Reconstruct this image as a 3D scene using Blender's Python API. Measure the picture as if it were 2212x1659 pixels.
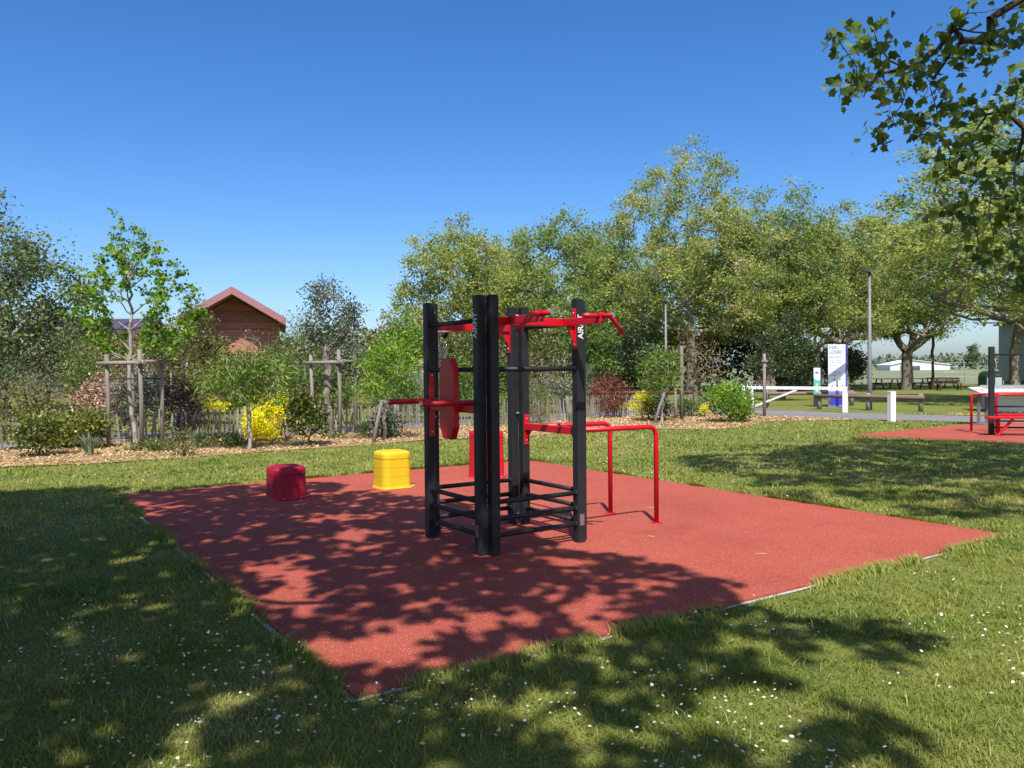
import bpy, math, random
import numpy as np
from mathutils import Vector, Matrix
from mathutils.geometry import tessellate_polygon

for o in list(bpy.data.objects):
    bpy.data.objects.remove(o)
scene = bpy.context.scene
COL = scene.collection
RNG = np.random.default_rng(7)
random.seed(7)
R = math.radians

# ------------------------------------------------------------------ camera
cam_data = bpy.data.cameras.new('camera')
cam_data.sensor_width = 36.0
cam_data.lens = 36.0 * 1740.0 / 2212.0
cam_data.clip_start = 0.05
cam_data.clip_end = 4000.0
cam = bpy.data.objects.new('camera', cam_data)
COL.objects.link(cam)
cam.matrix_world = (Matrix.Translation((0, 0, 1.65))
                    @ Matrix.Rotation(R(90) - 31.5 / 1740.0, 4, 'X')
                    @ Matrix.Rotation(-0.009, 4, 'Z'))
scene.camera = cam

# ------------------------------------------------------------------ light
SUN_DX, SUN_DY = -0.02, 0.735          # shadow shift on the ground per metre of height
SUN_EL = math.atan(1.0 / math.hypot(SUN_DX, SUN_DY))
world = bpy.data.worlds.new('World')
scene.world = world
world.use_nodes = True
wn, wl = world.node_tree.nodes, world.node_tree.links
wn.clear()
sky = wn.new('ShaderNodeTexSky')
sky.sky_type = 'NISHITA'
sky.sun_disc = False
sky.sun_elevation = SUN_EL
sky.sun_rotation = math.atan2(-SUN_DX, -SUN_DY)
sky.altitude = 0
sky.air_density = 0.8
sky.dust_density = 1.4
sky.ozone_density = 3.6
bg = wn.new('ShaderNodeBackground')
bg.inputs['Strength'].default_value = 0.133
wo = wn.new('ShaderNodeOutputWorld')
hsv = wn.new('ShaderNodeHueSaturation')
hsv.inputs['Saturation'].default_value = 1.3
hsv.inputs['Hue'].default_value = 0.505
wl.new(sky.outputs[0], hsv.inputs['Color'])
wl.new(hsv.outputs[0], bg.inputs[0])
wl.new(bg.outputs[0], wo.inputs[0])

sun_data = bpy.data.lights.new('sun', 'SUN')
sun_data.energy = 5.0
sun_data.angle = R(0.53)
sun_data.color = (1.0, 0.95, 0.87)
sun = bpy.data.objects.new('sun', sun_data)
COL.objects.link(sun)
sun.location = (2, -20, 30)
sun.rotation_euler = Vector((SUN_DX, SUN_DY, -1)).to_track_quat('-Z', 'Y').to_euler()

scene.view_settings.view_transform = 'Standard'
scene.view_settings.look = 'None'
scene.view_settings.gamma = 1.0
scene.view_settings.exposure = 0.55

# ------------------------------------------------------------------ materials
def mat_base(name):
    m = bpy.data.materials.new(name)
    m.use_nodes = True
    nt = m.node_tree
    nt.nodes.clear()
    out = nt.nodes.new('ShaderNodeOutputMaterial')
    return m, nt, out

def N(nt, kind, **inp):
    n = nt.nodes.new(kind)
    for k, v in inp.items():
        n.inputs[k.replace('_', ' ')].default_value = v
    return n

def ramp(nt, stops):
    r = nt.nodes.new('ShaderNodeValToRGB')
    e = r.color_ramp.elements
    while len(e) < len(stops):
        e.new(0.5)
    for i, (p, c) in enumerate(stops):
        e[i].position = p
        e[i].color = (c[0], c[1], c[2], 1)
    return r

def solid(name, col, rough=0.5, var=0.15, scale=6.0, metal=0.0, spec=0.5, bump=0.0, bscale=60.0, coat=0.0):
    m, nt, out = mat_base(name)
    p = N(nt, 'ShaderNodeBsdfPrincipled', Roughness=rough, Metallic=metal)
    p.inputs['Specular IOR Level'].default_value = spec
    if coat:
        p.inputs['Coat Weight'].default_value = coat
        p.inputs['Coat Roughness'].default_value = 0.2
    tc = nt.nodes.new('ShaderNodeTexCoord')
    n = N(nt, 'ShaderNodeTexNoise', Scale=scale, Detail=6.0, Roughness=0.6)
    nt.links.new(tc.outputs['Object'], n.inputs['Vector'])
    lo = tuple(c * (1 - var) for c in col)
    hi = tuple(min(1, c * (1 + var)) for c in col)
    r = ramp(nt, [(0.3, lo), (0.7, hi)])
    nt.links.new(n.outputs['Fac'], r.inputs['Fac'])
    nt.links.new(r.outputs['Color'], p.inputs['Base Color'])
    if bump:
        n2 = N(nt, 'ShaderNodeTexNoise', Scale=bscale, Detail=3.0)
        nt.links.new(tc.outputs['Object'], n2.inputs['Vector'])
        b = N(nt, 'ShaderNodeBump', Strength=bump, Distance=0.01)
        nt.links.new(n2.outputs['Fac'], b.inputs['Height'])
        nt.links.new(b.outputs['Normal'], p.inputs['Normal'])
    nt.links.new(p.outputs[0], out.inputs[0])
    return m

def leafmat(name, stops, trans=0.35, rough=0.5, spec=0.35, gain=1.45):
    """leaf: diffuse + translucent, hue picked per leaf from the 'tint' attribute"""
    m, nt, out = mat_base(name)
    a = nt.nodes.new('ShaderNodeAttribute')
    a.attribute_name = 'tint'
    k = len(stops)
    r = ramp(nt, [(i / max(1, k - 1), tuple(min(0.8, c * gain) for c in s)) for i, s in enumerate(stops)])
    nt.links.new(a.outputs['Fac'], r.inputs['Fac'])
    p = N(nt, 'ShaderNodeBsdfPrincipled', Roughness=rough)
    p.inputs['Specular IOR Level'].default_value = spec
    t = nt.nodes.new('ShaderNodeBsdfTranslucent')
    hs = N(nt, 'ShaderNodeHueSaturation', Saturation=1.15, Value=1.25)
    mx = N(nt, 'ShaderNodeMixShader', Fac=trans)
    nt.links.new(r.outputs['Color'], p.inputs['Base Color'])
    nt.links.new(r.outputs['Color'], hs.inputs['Color'])
    nt.links.new(hs.outputs['Color'], t.inputs['Color'])
    nt.links.new(p.outputs[0], mx.inputs[1])
    nt.links.new(t.outputs[0], mx.inputs[2])
    nt.links.new(mx.outputs[0], out.inputs[0])
    return m

def wood(name, c1, c2, rough=0.85, axis='Z', scale=1.0):
    m, nt, out = mat_base(name)
    p = N(nt, 'ShaderNodeBsdfPrincipled', Roughness=rough)
    p.inputs['Specular IOR Level'].default_value = 0.2
    tc = nt.nodes.new('ShaderNodeTexCoord')
    mp = nt.nodes.new('ShaderNodeMapping')
    s = [22.0 * scale] * 3
    s['XYZ'.index(axis)] = 1.6 * scale
    mp.inputs['Scale'].default_value = s
    n = N(nt, 'ShaderNodeTexNoise', Scale=1.0, Detail=7.0, Roughness=0.65)
    oi = nt.nodes.new('ShaderNodeObjectInfo')
    r = ramp(nt, [(0.25, c1), (0.75, c2)])
    hs = nt.nodes.new('ShaderNodeHueSaturation')
    mr = N(nt, 'ShaderNodeMapRange')
    mr.inputs['To Min'].default_value = 0.75
    mr.inputs['To Max'].default_value = 1.2
    b = N(nt, 'ShaderNodeBump', Strength=0.5, Distance=0.01)
    L = nt.links.new
    L(tc.outputs['Object'], mp.inputs['Vector'])
    L(mp.outputs[0], n.inputs['Vector'])
    L(n.outputs['Fac'], r.inputs['Fac'])
    L(oi.outputs['Random'], mr.inputs['Value'])
    L(mr.outputs[0], hs.inputs['Value'])
    L(r.outputs['Color'], hs.inputs['Color'])
    L(hs.outputs['Color'], p.inputs['Base Color'])
    L(n.outputs['Fac'], b.inputs['Height'])
    L(b.outputs[0], p.inputs['Normal'])
    L(p.outputs[0], out.inputs[0])
    return m

def ground_mat(name, fine, stops, big, bigstops, rough=0.95, bump=0.4, bscale=40.0):
    m, nt, out = mat_base(name)
    p = N(nt, 'ShaderNodeBsdfPrincipled', Roughness=rough)
    p.inputs['Specular IOR Level'].default_value = 0.15
    tc = nt.nodes.new('ShaderNodeTexCoord')
    n1 = N(nt, 'ShaderNodeTexNoise', Scale=fine, Detail=8.0, Roughness=0.75)
    n2 = N(nt, 'ShaderNodeTexNoise', Scale=big, Detail=5.0, Roughness=0.6)
    r1 = ramp(nt, stops)
    r2 = ramp(nt, bigstops)
    mx = nt.nodes.new('ShaderNodeMix')
    mx.data_type = 'RGBA'
    mx.blend_type = 'MULTIPLY'
    mx.inputs[0].default_value = 1.0
    n3 = N(nt, 'ShaderNodeTexNoise', Scale=bscale, Detail=4.0)
    b = N(nt, 'ShaderNodeBump', Strength=bump, Distance=0.02)
    L = nt.links.new
    for n in (n1, n2, n3):
        L(tc.outputs['Object'], n.inputs['Vector'])
    L(n1.outputs['Fac'], r1.inputs['Fac'])
    L(n2.outputs['Fac'], r2.inputs['Fac'])
    L(r1.outputs['Color'], mx.inputs[6])
    L(r2.outputs['Color'], mx.inputs[7])
    L(mx.outputs[2], p.inputs['Base Color'])
    L(n3.outputs['Fac'], b.inputs['Height'])
    L(b.outputs[0], p.inputs['Normal'])
    L(p.outputs[0], out.inputs[0])
    return m

def rubber_mat(name):
    m, nt, out = mat_base(name)
    p = N(nt, 'ShaderNodeBsdfPrincipled', Roughness=0.9)
    p.inputs['Specular IOR Level'].default_value = 0.2
    tc = nt.nodes.new('ShaderNodeTexCoord')
    vo = N(nt, 'ShaderNodeTexVoronoi', Scale=190.0)
    r1 = ramp(nt, [(0.0, (0.235, 0.044, 0.030)), (0.5, (0.335, 0.068, 0.046)), (0.85, (0.43, 0.104, 0.07)), (1.0, (0.60, 0.31, 0.21))])
    n2 = N(nt, 'ShaderNodeTexNoise', Scale=0.8, Detail=10.0, Roughness=0.72)
    r2 = ramp(nt, [(0.28, (0.78, 0.76, 0.78)), (0.5, (1, 1, 1)), (0.72, (1.06, 1.2, 1.2))])
    mx = nt.nodes.new('ShaderNodeMix')
    mx.data_type = 'RGBA'
    mx.blend_type = 'MULTIPLY'
    mx.inputs[0].default_value = 1.0
    # pale worn granules, sparse
    vs = N(nt, 'ShaderNodeTexVoronoi', Scale=34.0)
    rs = ramp(nt, [(0.0, (1, 1, 1)), (0.13, (0.5, 0.5, 0.5)), (0.19, (0, 0, 0))])
    mx2 = nt.nodes.new('ShaderNodeMix')
    mx2.data_type = 'RGBA'
    mx2.inputs[7].default_value = (0.6, 0.4, 0.3, 1)
    b = N(nt, 'ShaderNodeBump', Strength=0.45, Distance=0.006)
    L = nt.links.new
    for n in (vo, n2, vs):
        L(tc.outputs['Object'], n.inputs['Vector'])
    L(vo.outputs['Color'], r1.inputs['Fac'])
    L(n2.outputs['Fac'], r2.inputs['Fac'])
    L(r1.outputs['Color'], mx.inputs[6])
    L(r2.outputs['Color'], mx.inputs[7])
    L(vs.outputs['Distance'], rs.inputs['Fac'])
    L(rs.outputs['Color'], mx2.inputs[0])
    L(mx.outputs[2], mx2.inputs[6])
    L(mx2.outputs[2], p.inputs['Base Color'])
    L(vo.outputs['Distance'], b.inputs['Height'])
    L(b.outputs[0], p.inputs['Normal'])
    L(p.outputs[0], out.inputs[0])
    return m

M = {}
M['black'] = solid('black_powder_coat', (0.017, 0.018, 0.021), 0.5, 0.25, 9, spec=0.35, bump=0.12, bscale=400)
M['red'] = solid('red_powder_coat', (0.50, 0.006, 0.017), 0.38, 0.1, 5, spec=0.4)
M['redbox'] = solid('red_plastic', (0.56, 0.007, 0.022), 0.5, 0.06, 4, spec=0.35, bump=0.08, bscale=250)
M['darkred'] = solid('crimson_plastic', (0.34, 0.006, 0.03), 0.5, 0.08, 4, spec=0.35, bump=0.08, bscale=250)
M['yellow'] = solid('yellow_plastic', (0.62, 0.42, 0.012), 0.48, 0.06, 4, spec=0.35, bump=0.08, bscale=250)
M['steel'] = solid('steel', (0.55, 0.55, 0.55), 0.3, 0.1, 20, metal=1.0)
M['chrome'] = solid('zinc_chain', (0.62, 0.62, 0.64), 0.25, 0.1, 30, metal=1.0)
M['silver'] = solid('silver_label', (0.62, 0.62, 0.64), 0.5, 0.05, 10)
M['plaque'] = solid('bronze_plaque', (0.18, 0.12, 0.11), 0.5, 0.2, 40)
M['white'] = solid('white_paint', (0.78, 0.78, 0.75), 0.5, 0.08, 5)
M['letter'] = solid('white_lettering', (0.75, 0.75, 0.75), 0.5, 0.03, 5)
M['signwhite'] = solid('sign_white', (0.74, 0.76, 0.82), 0.4, 0.02, 3)
M['blue'] = solid('sign_blue', (0.03, 0.04, 0.42), 0.4, 0.06, 3)
M['blue2'] = solid('sign_pale_violet', (0.17, 0.16, 0.5), 0.4, 0.06, 3)
M['navy'] = solid('sign_navy', (0.045, 0.05, 0.17), 0.5, 0.05, 3)
M['green_sign'] = solid('sign_green', (0.07, 0.42, 0.26), 0.4, 0.05, 3)
M['violet_dark'] = solid('sign_dark_violet', (0.025, 0.012, 0.06), 0.5, 0.1, 3)
M['greytext'] = solid('sign_grey_text', (0.2, 0.21, 0.27), 0.5, 0.03, 3)
M['lamp'] = solid('lamp_grey', (0.16, 0.16, 0.165), 0.5, 0.1, 4)
M['lamphead'] = solid('lamp_head_grey', (0.09, 0.09, 0.1), 0.45, 0.1, 4)
M['greymetal'] = solid('grey_metal', (0.14, 0.14, 0.15), 0.45, 0.1, 8)
M['concrete'] = solid('concrete', (0.42, 0.41, 0.39), 0.9, 0.12, 6, bump=0.2, bscale=40)
M['concrete_white'] = solid('pale_concrete', (0.55, 0.55, 0.54), 0.85, 0.1, 5)
M['bin'] = solid('bin_dark_green', (0.012, 0.035, 0.022), 0.45, 0.1, 6)
M['bin_panel'] = solid('bin_grey_panel', (0.33, 0.38, 0.4), 0.5, 0.08, 6)
M['rubbertie'] = solid('black_rubber', (0.02, 0.02, 0.02), 0.8, 0.1, 10)
M['render_wall'] = solid('grey_render', (0.47, 0.455, 0.41), 0.95, 0.12, 1.2, bump=0.3, bscale=30)
M['annexe'] = solid('brown_annexe_wall', (0.17, 0.14, 0.12), 0.9, 0.15, 1.0)
M['roof_mauve'] = solid('mauve_metal_roof', (0.30, 0.135, 0.145), 0.45, 0.08, 1.0)
M['roof_solar'] = solid('dark_solar_roof', (0.085, 0.055, 0.08), 0.25, 0.15, 1.0)
M['hangar'] = solid('white_sheet', (0.62, 0.63, 0.66), 0.5, 0.06, 0.2)
M['hangar_dark'] = solid('hangar_dark', (0.05, 0.055, 0.07), 0.6, 0.2, 0.2)
M['stake'] = wood('weathered_stake', (0.13, 0.11, 0.098), (0.29, 0.255, 0.23))
M['slat'] = wood('grey_slat', (0.15, 0.135, 0.125), (0.33, 0.30, 0.275))
M['rail'] = wood('brown_rail', (0.13, 0.085, 0.075), (0.27, 0.18, 0.155), axis='X')
M['railred'] = wood('red_brown_rail', (0.12, 0.045, 0.033), (0.24, 0.10, 0.07), axis='X')
M['siding'] = wood('red_cedar_siding', (0.30, 0.115, 0.08), (0.50, 0.22, 0.15), axis='X', scale=0.6)
M['oldwood'] = wood('dark_table_wood', (0.035, 0.027, 0.022), (0.1, 0.075, 0.06), axis='X')
M['bark'] = wood('plane_bark', (0.07, 0.058, 0.044), (0.29, 0.255, 0.20), scale=0.35)
M['bark_dark'] = wood('dark_bark', (0.035, 0.028, 0.022), (0.10, 0.082, 0.065), scale=0.6)
M['bark_pale'] = wood('pale_bark', (0.19, 0.17, 0.145), (0.38, 0.34, 0.30), scale=0.7)
M['twig'] = wood('brown_twig', (0.09, 0.06, 0.045), (0.22, 0.16, 0.12), scale=1.0)
M['cork'] = wood('cork_bark', (0.12, 0.10, 0.085), (0.34, 0.30, 0.26), scale=0.9)
M['rubber'] = rubber_mat('red_rubber_granules')
M['asphalt'] = ground_mat('asphalt', 60, [(0.3, (0.15, 0.145, 0.145)), (0.7, (0.24, 0.235, 0.23))], 0.5,
                          [(0.3, (0.85, 0.85, 0.85)), (0.7, (1, 1, 1))], bscale=90)
M['lawn'] = ground_mat('lawn', 38, [(0.28, (0.055, 0.068, 0.018)), (0.5, (0.15, 0.17, 0.042)), (0.75, (0.27, 0.265, 0.085))], 0.45,
                       [(0.25, (0.72, 0.8, 0.68)), (0.5, (1, 1, 0.95)), (0.75, (1.0, 0.92, 0.75))], bump=0.9, bscale=60)
M['field'] = ground_mat('airfield_grass', 1.5, [(0.3, (0.14, 0.165, 0.085)), (0.7, (0.22, 0.24, 0.14))], 0.05,
                        [(0.3, (0.85, 0.9, 0.85)), (0.7, (1, 1, 1))], bump=0.3, bscale=4)
M['mulch'] = ground_mat('wood_chip_bed', 22, [(0.25, (0.14, 0.075, 0.035)), (0.5, (0.36, 0.235, 0.12)), (0.75, (0.55, 0.40, 0.23))], 0.8,
                        [(0.3, (0.75, 0.75, 0.7)), (0.7, (1, 1, 1))], bump=1.0, bscale=26)
M['chip'] = leafmat('wood_chips', [(0.24, 0.145, 0.07), (0.47, 0.33, 0.18), (0.64, 0.49, 0.30)], trans=0.0, rough=0.9, spec=0.1, gain=1.0)
M['grass'] = leafmat('grass_blades', [(0.05, 0.088, 0.014), (0.115, 0.155, 0.027), (0.19, 0.20, 0.045), (0.30, 0.265, 0.11)], trans=0.35, rough=0.55, spec=0.2, gain=1.48)
M['petal'] = solid('daisy_petal', (0.8, 0.8, 0.78), 0.7, 0.03, 5)
M['buttercup'] = solid('buttercup_petal', (0.75, 0.55, 0.02), 0.5, 0.03, 5)
M['drygrass'] = solid('dry_straw', (0.5, 0.42, 0.24), 0.8, 0.15, 9)
# foliage
M['lf_plane'] = leafmat('plane_leaf', [(0.09, 0.135, 0.037), (0.18, 0.22, 0.06), (0.275, 0.295, 0.085), (0.34, 0.32, 0.12)], trans=0.5)
M['lf_plane2'] = leafmat('plane_leaf_greener', [(0.08, 0.13, 0.035), (0.165, 0.215, 0.057), (0.255, 0.29, 0.085)], trans=0.5)
M['lf_near'] = leafmat('plane_leaf_near', [(0.035, 0.06, 0.015), (0.065, 0.10, 0.022), (0.15, 0.19, 0.035)], trans=0.42)
M['lf_dark'] = leafmat('dark_evergreen', [(0.014, 0.024, 0.010), (0.03, 0.05, 0.016), (0.065, 0.085, 0.03)], trans=0.15, rough=0.4)
M['lf_grey'] = leafmat('grey_green_leaf', [(0.045, 0.055, 0.035), (0.10, 0.115, 0.075), (0.20, 0.21, 0.15)], trans=0.15, rough=0.4)
M['lf_olive'] = leafmat('olive_leaf', [(0.05, 0.055, 0.016), (0.095, 0.098, 0.028), (0.16, 0.14, 0.05)], trans=0.3)
M['lf_bright'] = leafmat('bright_spring_leaf', [(0.055, 0.12, 0.014), (0.12, 0.21, 0.022), (0.22, 0.31, 0.04)], trans=0.45)
M['lf_willow'] = leafmat('lance_leaf', [(0.045, 0.085, 0.014), (0.09, 0.145, 0.022), (0.17, 0.22, 0.045)], trans=0.35)
M['lf_green'] = leafmat('mid_green_leaf', [(0.03, 0.06, 0.012), (0.06, 0.105, 0.018), (0.115, 0.16, 0.03)], trans=0.3)
M['lf_rhodo'] = leafmat('glossy_leaf', [(0.035, 0.052, 0.010), (0.08, 0.10, 0.018), (0.15, 0.16, 0.03)], trans=0.2, rough=0.35)
M['lf_yellow'] = leafmat('golden_leaf', [(0.42, 0.33, 0.010), (0.66, 0.52, 0.015), (0.75, 0.62, 0.04)], trans=0.35)
M['lf_red'] = leafmat('barberry_leaf', [(0.05, 0.014, 0.012), (0.12, 0.03, 0.024), (0.20, 0.06, 0.04)], trans=0.25)
M['lf_pink'] = leafmat('coppery_leaf', [(0.14, 0.075, 0.05), (0.30, 0.17, 0.13), (0.42, 0.27, 0.21)], trans=0.2)
M['lf_purple'] = leafmat('purple_leaf', [(0.025, 0.02, 0.018), (0.055, 0.04, 0.035), (0.10, 0.075, 0.05)], trans=0.15)
M['lf_brown'] = leafmat('brown_budding_leaf', [(0.08, 0.06, 0.03), (0.14, 0.105, 0.045), (0.19, 0.16, 0.06)], trans=0.3)
M['lf_blue'] = leafmat('blue_green_needle', [(0.06, 0.085, 0.05), (0.12, 0.155, 0.09), (0.19, 0.23, 0.14)], trans=0.2)
M['lf_broad'] = leafmat('broadleaf_grey_olive', [(0.05, 0.068, 0.024), (0.105, 0.13, 0.045), (0.19, 0.21, 0.09)], trans=0.35)
M['lf_far'] = leafmat('far_foliage', [(0.05, 0.07, 0.035), (0.08, 0.105, 0.05), (0.12, 0.14, 0.07)], trans=0.2)

# ------------------------------------------------------------------ mesh helpers
def tag(o, label=None, cat=None, group=None, kind=None):
    if label: o['label'] = label
    if cat: o['category'] = cat
    if group: o['group'] = group
    if kind: o['kind'] = kind
    return o

def empty(name, loc=(0, 0, 0), rz=0.0):
    o = bpy.data.objects.new(name, None)
    o.empty_display_size = 0.2
    COL.objects.link(o)
    o.location = loc
    o.rotation_euler = (0, 0, rz)
    return o

def link(name, me, parent=None):
    o = bpy.data.objects.new(name, me)
    COL.objects.link(o)
    if parent is not None:
        o.parent = parent
    return o

def fast_mesh(name, verts, faces, mat, tint=None, smooth=False):
    """verts (n,3), faces (m,k) numpy arrays"""
    verts = np.asarray(verts, dtype=np.float32)
    faces = np.asarray(faces, dtype=np.int32)
    me = bpy.data.meshes.new(name)
    m, k = faces.shape
    me.vertices.add(len(verts))
    me.vertices.foreach_set('co', verts.ravel())
    me.loops.add(m * k)
    me.loops.foreach_set('vertex_index', faces.ravel())
    me.polygons.add(m)
    me.polygons.foreach_set('loop_start', np.arange(0, m * k, k, dtype=np.int32))
    me.polygons.foreach_set('loop_total', np.full(m, k, dtype=np.int32))
    if smooth:
        me.polygons.foreach_set('use_smooth', np.ones(m, dtype=bool))
    me.update(calc_edges=True)
    if tint is not None:
        a = me.attributes.new('tint', 'FLOAT', 'FACE')
        a.data.foreach_set('value', np.asarray(tint, dtype=np.float32))
    for x in (mat if isinstance(mat, (list, tuple)) else [mat]):
        me.materials.append(x)
    return me

class MB:
    def __init__(self):
        self.v, self.f, self.s = [], [], []
    def add(self, vs, fs, smooth=False):
        b = len(self.v)
        self.v += [tuple(x) for x in vs]
        self.f += [tuple(b + i for i in f) for f in fs]
        self.s += [smooth] * len(fs)
        return self
    def box(self, c, size, ch=0.0, rot=None):
        hx, hy, hz = size[0] / 2, size[1] / 2, size[2] / 2
        if ch <= 0:
            vs = [(x, y, z) for x in (-hx, hx) for y in (-hy, hy) for z in (-hz, hz)]
            fs = [(0, 1, 3, 2), (4, 6, 7, 5), (0, 4, 5, 1), (2, 3, 7, 6), (0, 2, 6, 4), (1, 5, 7, 3)]
        else:
            ring = [(-hx + ch, -hy), (hx - ch, -hy), (hx, -hy + ch), (hx, hy - ch), (hx - ch, hy), (-hx + ch, hy), (-hx, hy - ch), (-hx, -hy + ch)]
            ins = [(x * (1 - ch / hx), y * (1 - ch / hy)) for x, y in ring]
            vs = [(x, y, -hz) for x, y in ins] + [(x, y, -hz + ch) for x, y in ring] + [(x, y, hz - ch) for x, y in ring] + [(x, y, hz) for x, y in ins]
            fs = []
            for k in range(3):
                for i in range(8):
                    j = (i + 1) % 8
                    fs.append((k * 8 + i, k * 8 + j, k * 8 + 8 + j, k * 8 + 8 + i))
            fs.append(tuple(range(7, -1, -1)))
            fs.append(tuple(range(24, 32)))
        if rot is not None:
            vs = [tuple(rot @ Vector(v)) for v in vs]
        vs = [(v[0] + c[0], v[1] + c[1], v[2] + c[2]) for v in vs]
        return self.add(vs, fs)
    def beam(self, a, b, w, h, ch=0.004):
        """box bar from a to b, w across, h high"""
        a, b = Vector(a), Vector(b)
        d = b - a
        L = d.length
        d.normalize()
        up = Vector((0, 0, 1)) if abs(d.z) < 0.95 else Vector((0, 1, 0))
        s = up.cross(d).normalized()
        u = d.cross(s)
        rot = Matrix((d, s, u)).transposed()
        return self.box((a + b) / 2, (L, w, h), ch, rot)
    def tube(self, pts, r, n=12, caps=True):
        pts = [Vector(p) for p in pts]
        rs = r if isinstance(r, (list, tuple)) else [r] * len(pts)
        vs, fs = [], []
        prev = None
        for i, p in enumerate(pts):
            if i == 0: d = pts[1] - pts[0]
            elif i == len(pts) - 1: d = pts[-1] - pts[-2]
            else: d = (pts[i + 1] - p).normalized() + (p - pts[i - 1]).normalized()
            d.normalize()
            if prev is None:
                ref = Vector((0, 0, 1)) if abs(d.z) < 0.9 else Vector((1, 0, 0))
                u = d.cross(ref).normalized()
            else:
                u = (prev - d * prev.dot(d)).normalized()
            prev = u
            w = d.cross(u)
            for k in range(n):
                a = 2 * math.pi * k / n
                vs.append(p + (u * math.cos(a) + w * math.sin(a)) * rs[i])
        for i in range(len(pts) - 1):
            for k in range(n):
                j = (k + 1) % n
                fs.append((i * n + k, i * n + j, (i + 1) * n + j, (i + 1) * n + k))
        self.add(vs, fs, True)
        if caps:
            b = len(self.v) - len(vs)
            self.f.append(tuple(b + k for k in range(n - 1, -1, -1)))
            self.f.append(tuple(b + (len(pts) - 1) * n + k for k in range(n)))
            self.s += [False, False]
        return self
    def prism(self, poly, z0, z1):
        n = len(poly)
        vs = [(x, y, z0) for x, y in poly] + [(x, y, z1) for x, y in poly]
        tri = tessellate_polygon([[Vector((x, y, 0)) for x, y in poly]])
        fs = []
        for t in tri:
            a, b, c = [Vector((*poly[i], 0)) for i in t]
            if (b - a).cross(c - a).z < 0: t = (t[0], t[2], t[1])
            fs.append(tuple(i + n for i in t))
            fs.append((t[0], t[2], t[1]))
        area = sum(poly[i][0] * poly[(i + 1) % n][1] - poly[(i + 1) % n][0] * poly[i][1] for i in range(n))
        for i in range(n):
            j = (i + 1) % n
            fs.append((i, j, j + n, i + n) if area > 0 else (j, i, i + n, j + n))
        return self.add(vs, fs)
    def xform(self, mtx):
        self.v = [tuple(mtx @ Vector(v)) for v in self.v]
        return self
    def mesh(self, name, mat):
        me = bpy.data.meshes.new(name)
        me.from_pydata(self.v, [], self.f)
        me.polygons.foreach_set('use_smooth', self.s)
        for x in (mat if isinstance(mat, (list, tuple)) else [mat]):
            me.materials.append(x)
        me.update()
        return me
    def build(self, name, mat, parent=None):
        return link(name, self.mesh(name, mat), parent)

def sheet(name, poly, z, mat, kind='structure'):
    tri = tessellate_polygon([[Vector((x, y, 0)) for x, y in poly]])
    fs = []
    for t in tri:
        a, b, c = [Vector((*poly[i], 0)) for i in t]
        fs.append(t if (b - a).cross(c - a).z > 0 else (t[0], t[2], t[1]))
    m = MB().add([(x, y, z) for x, y in poly], fs)
    o = m.build(name, mat)
    o['kind'] = kind
    return o

def text_part(name, body, size, mat, parent, mtx, align='CENTER', shear=0.0, extrude=0.0015, spacing=1.0, xs=1.0, bold=0.012):
    cu = bpy.data.curves.new(name, 'FONT')
    cu.body = body
    cu.size = size
    cu.align_x = align
    cu.align_y = 'CENTER'
    cu.shear = shear
    cu.extrude = extrude
    cu.offset = bold * size
    cu.space_character = spacing
    cu.resolution_u = 3
    tmp = bpy.data.objects.new('tmp', cu)
    COL.objects.link(tmp)
    dg = bpy.context.evaluated_depsgraph_get()
    me = bpy.data.meshes.new_from_object(tmp.evaluated_get(dg))
    bpy.data.objects.remove(tmp)
    if xs != 1.0:
        me.transform(Matrix.Diagonal((xs, 1, 1, 1)))
    me.materials.clear()
    me.materials.append(mat)
    o = link(name, me, parent)
    o.matrix_local = mtx
    return o

def copy_tree(o, parent=None):
    c = o.copy()
    COL.objects.link(c)
    c.parent = parent
    for ch in list(o.children):
        copy_tree(ch, c)
    return c

def inside(px, py, poly):
    px, py = np.asarray(px), np.asarray(py)
    r = np.zeros(px.shape, dtype=bool)
    n = len(poly)
    j = n - 1
    for i in range(n):
        xi, yi = poly[i]
        xj, yj = poly[j]
        if yi != yj:
            c = ((yi > py) != (yj > py)) & (px < (xj - xi) * (py - yi) / (yj - yi) + xi)
            r ^= c
        j = i
    return r

def vnoise(x, y, scale, seed):
    g = np.random.default_rng(seed).random((64, 64))
    x, y = np.asarray(x) * scale + 200.3, np.asarray(y) * scale + 200.7
    xi, yi = np.floor(x).astype(int), np.floor(y).astype(int)
    fx, fy = x - xi, y - yi
    fx, fy = fx * fx * (3 - 2 * fx), fy * fy * (3 - 2 * fy)
    a = g[xi % 64, yi % 64]; b = g[(xi + 1) % 64, yi % 64]
    c = g[xi % 64, (yi + 1) % 64]; d = g[(xi + 1) % 64, (yi + 1) % 64]
    return (a * (1 - fx) + b * fx) * (1 - fy) + (c * (1 - fx) + d * fx) * fy

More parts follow.
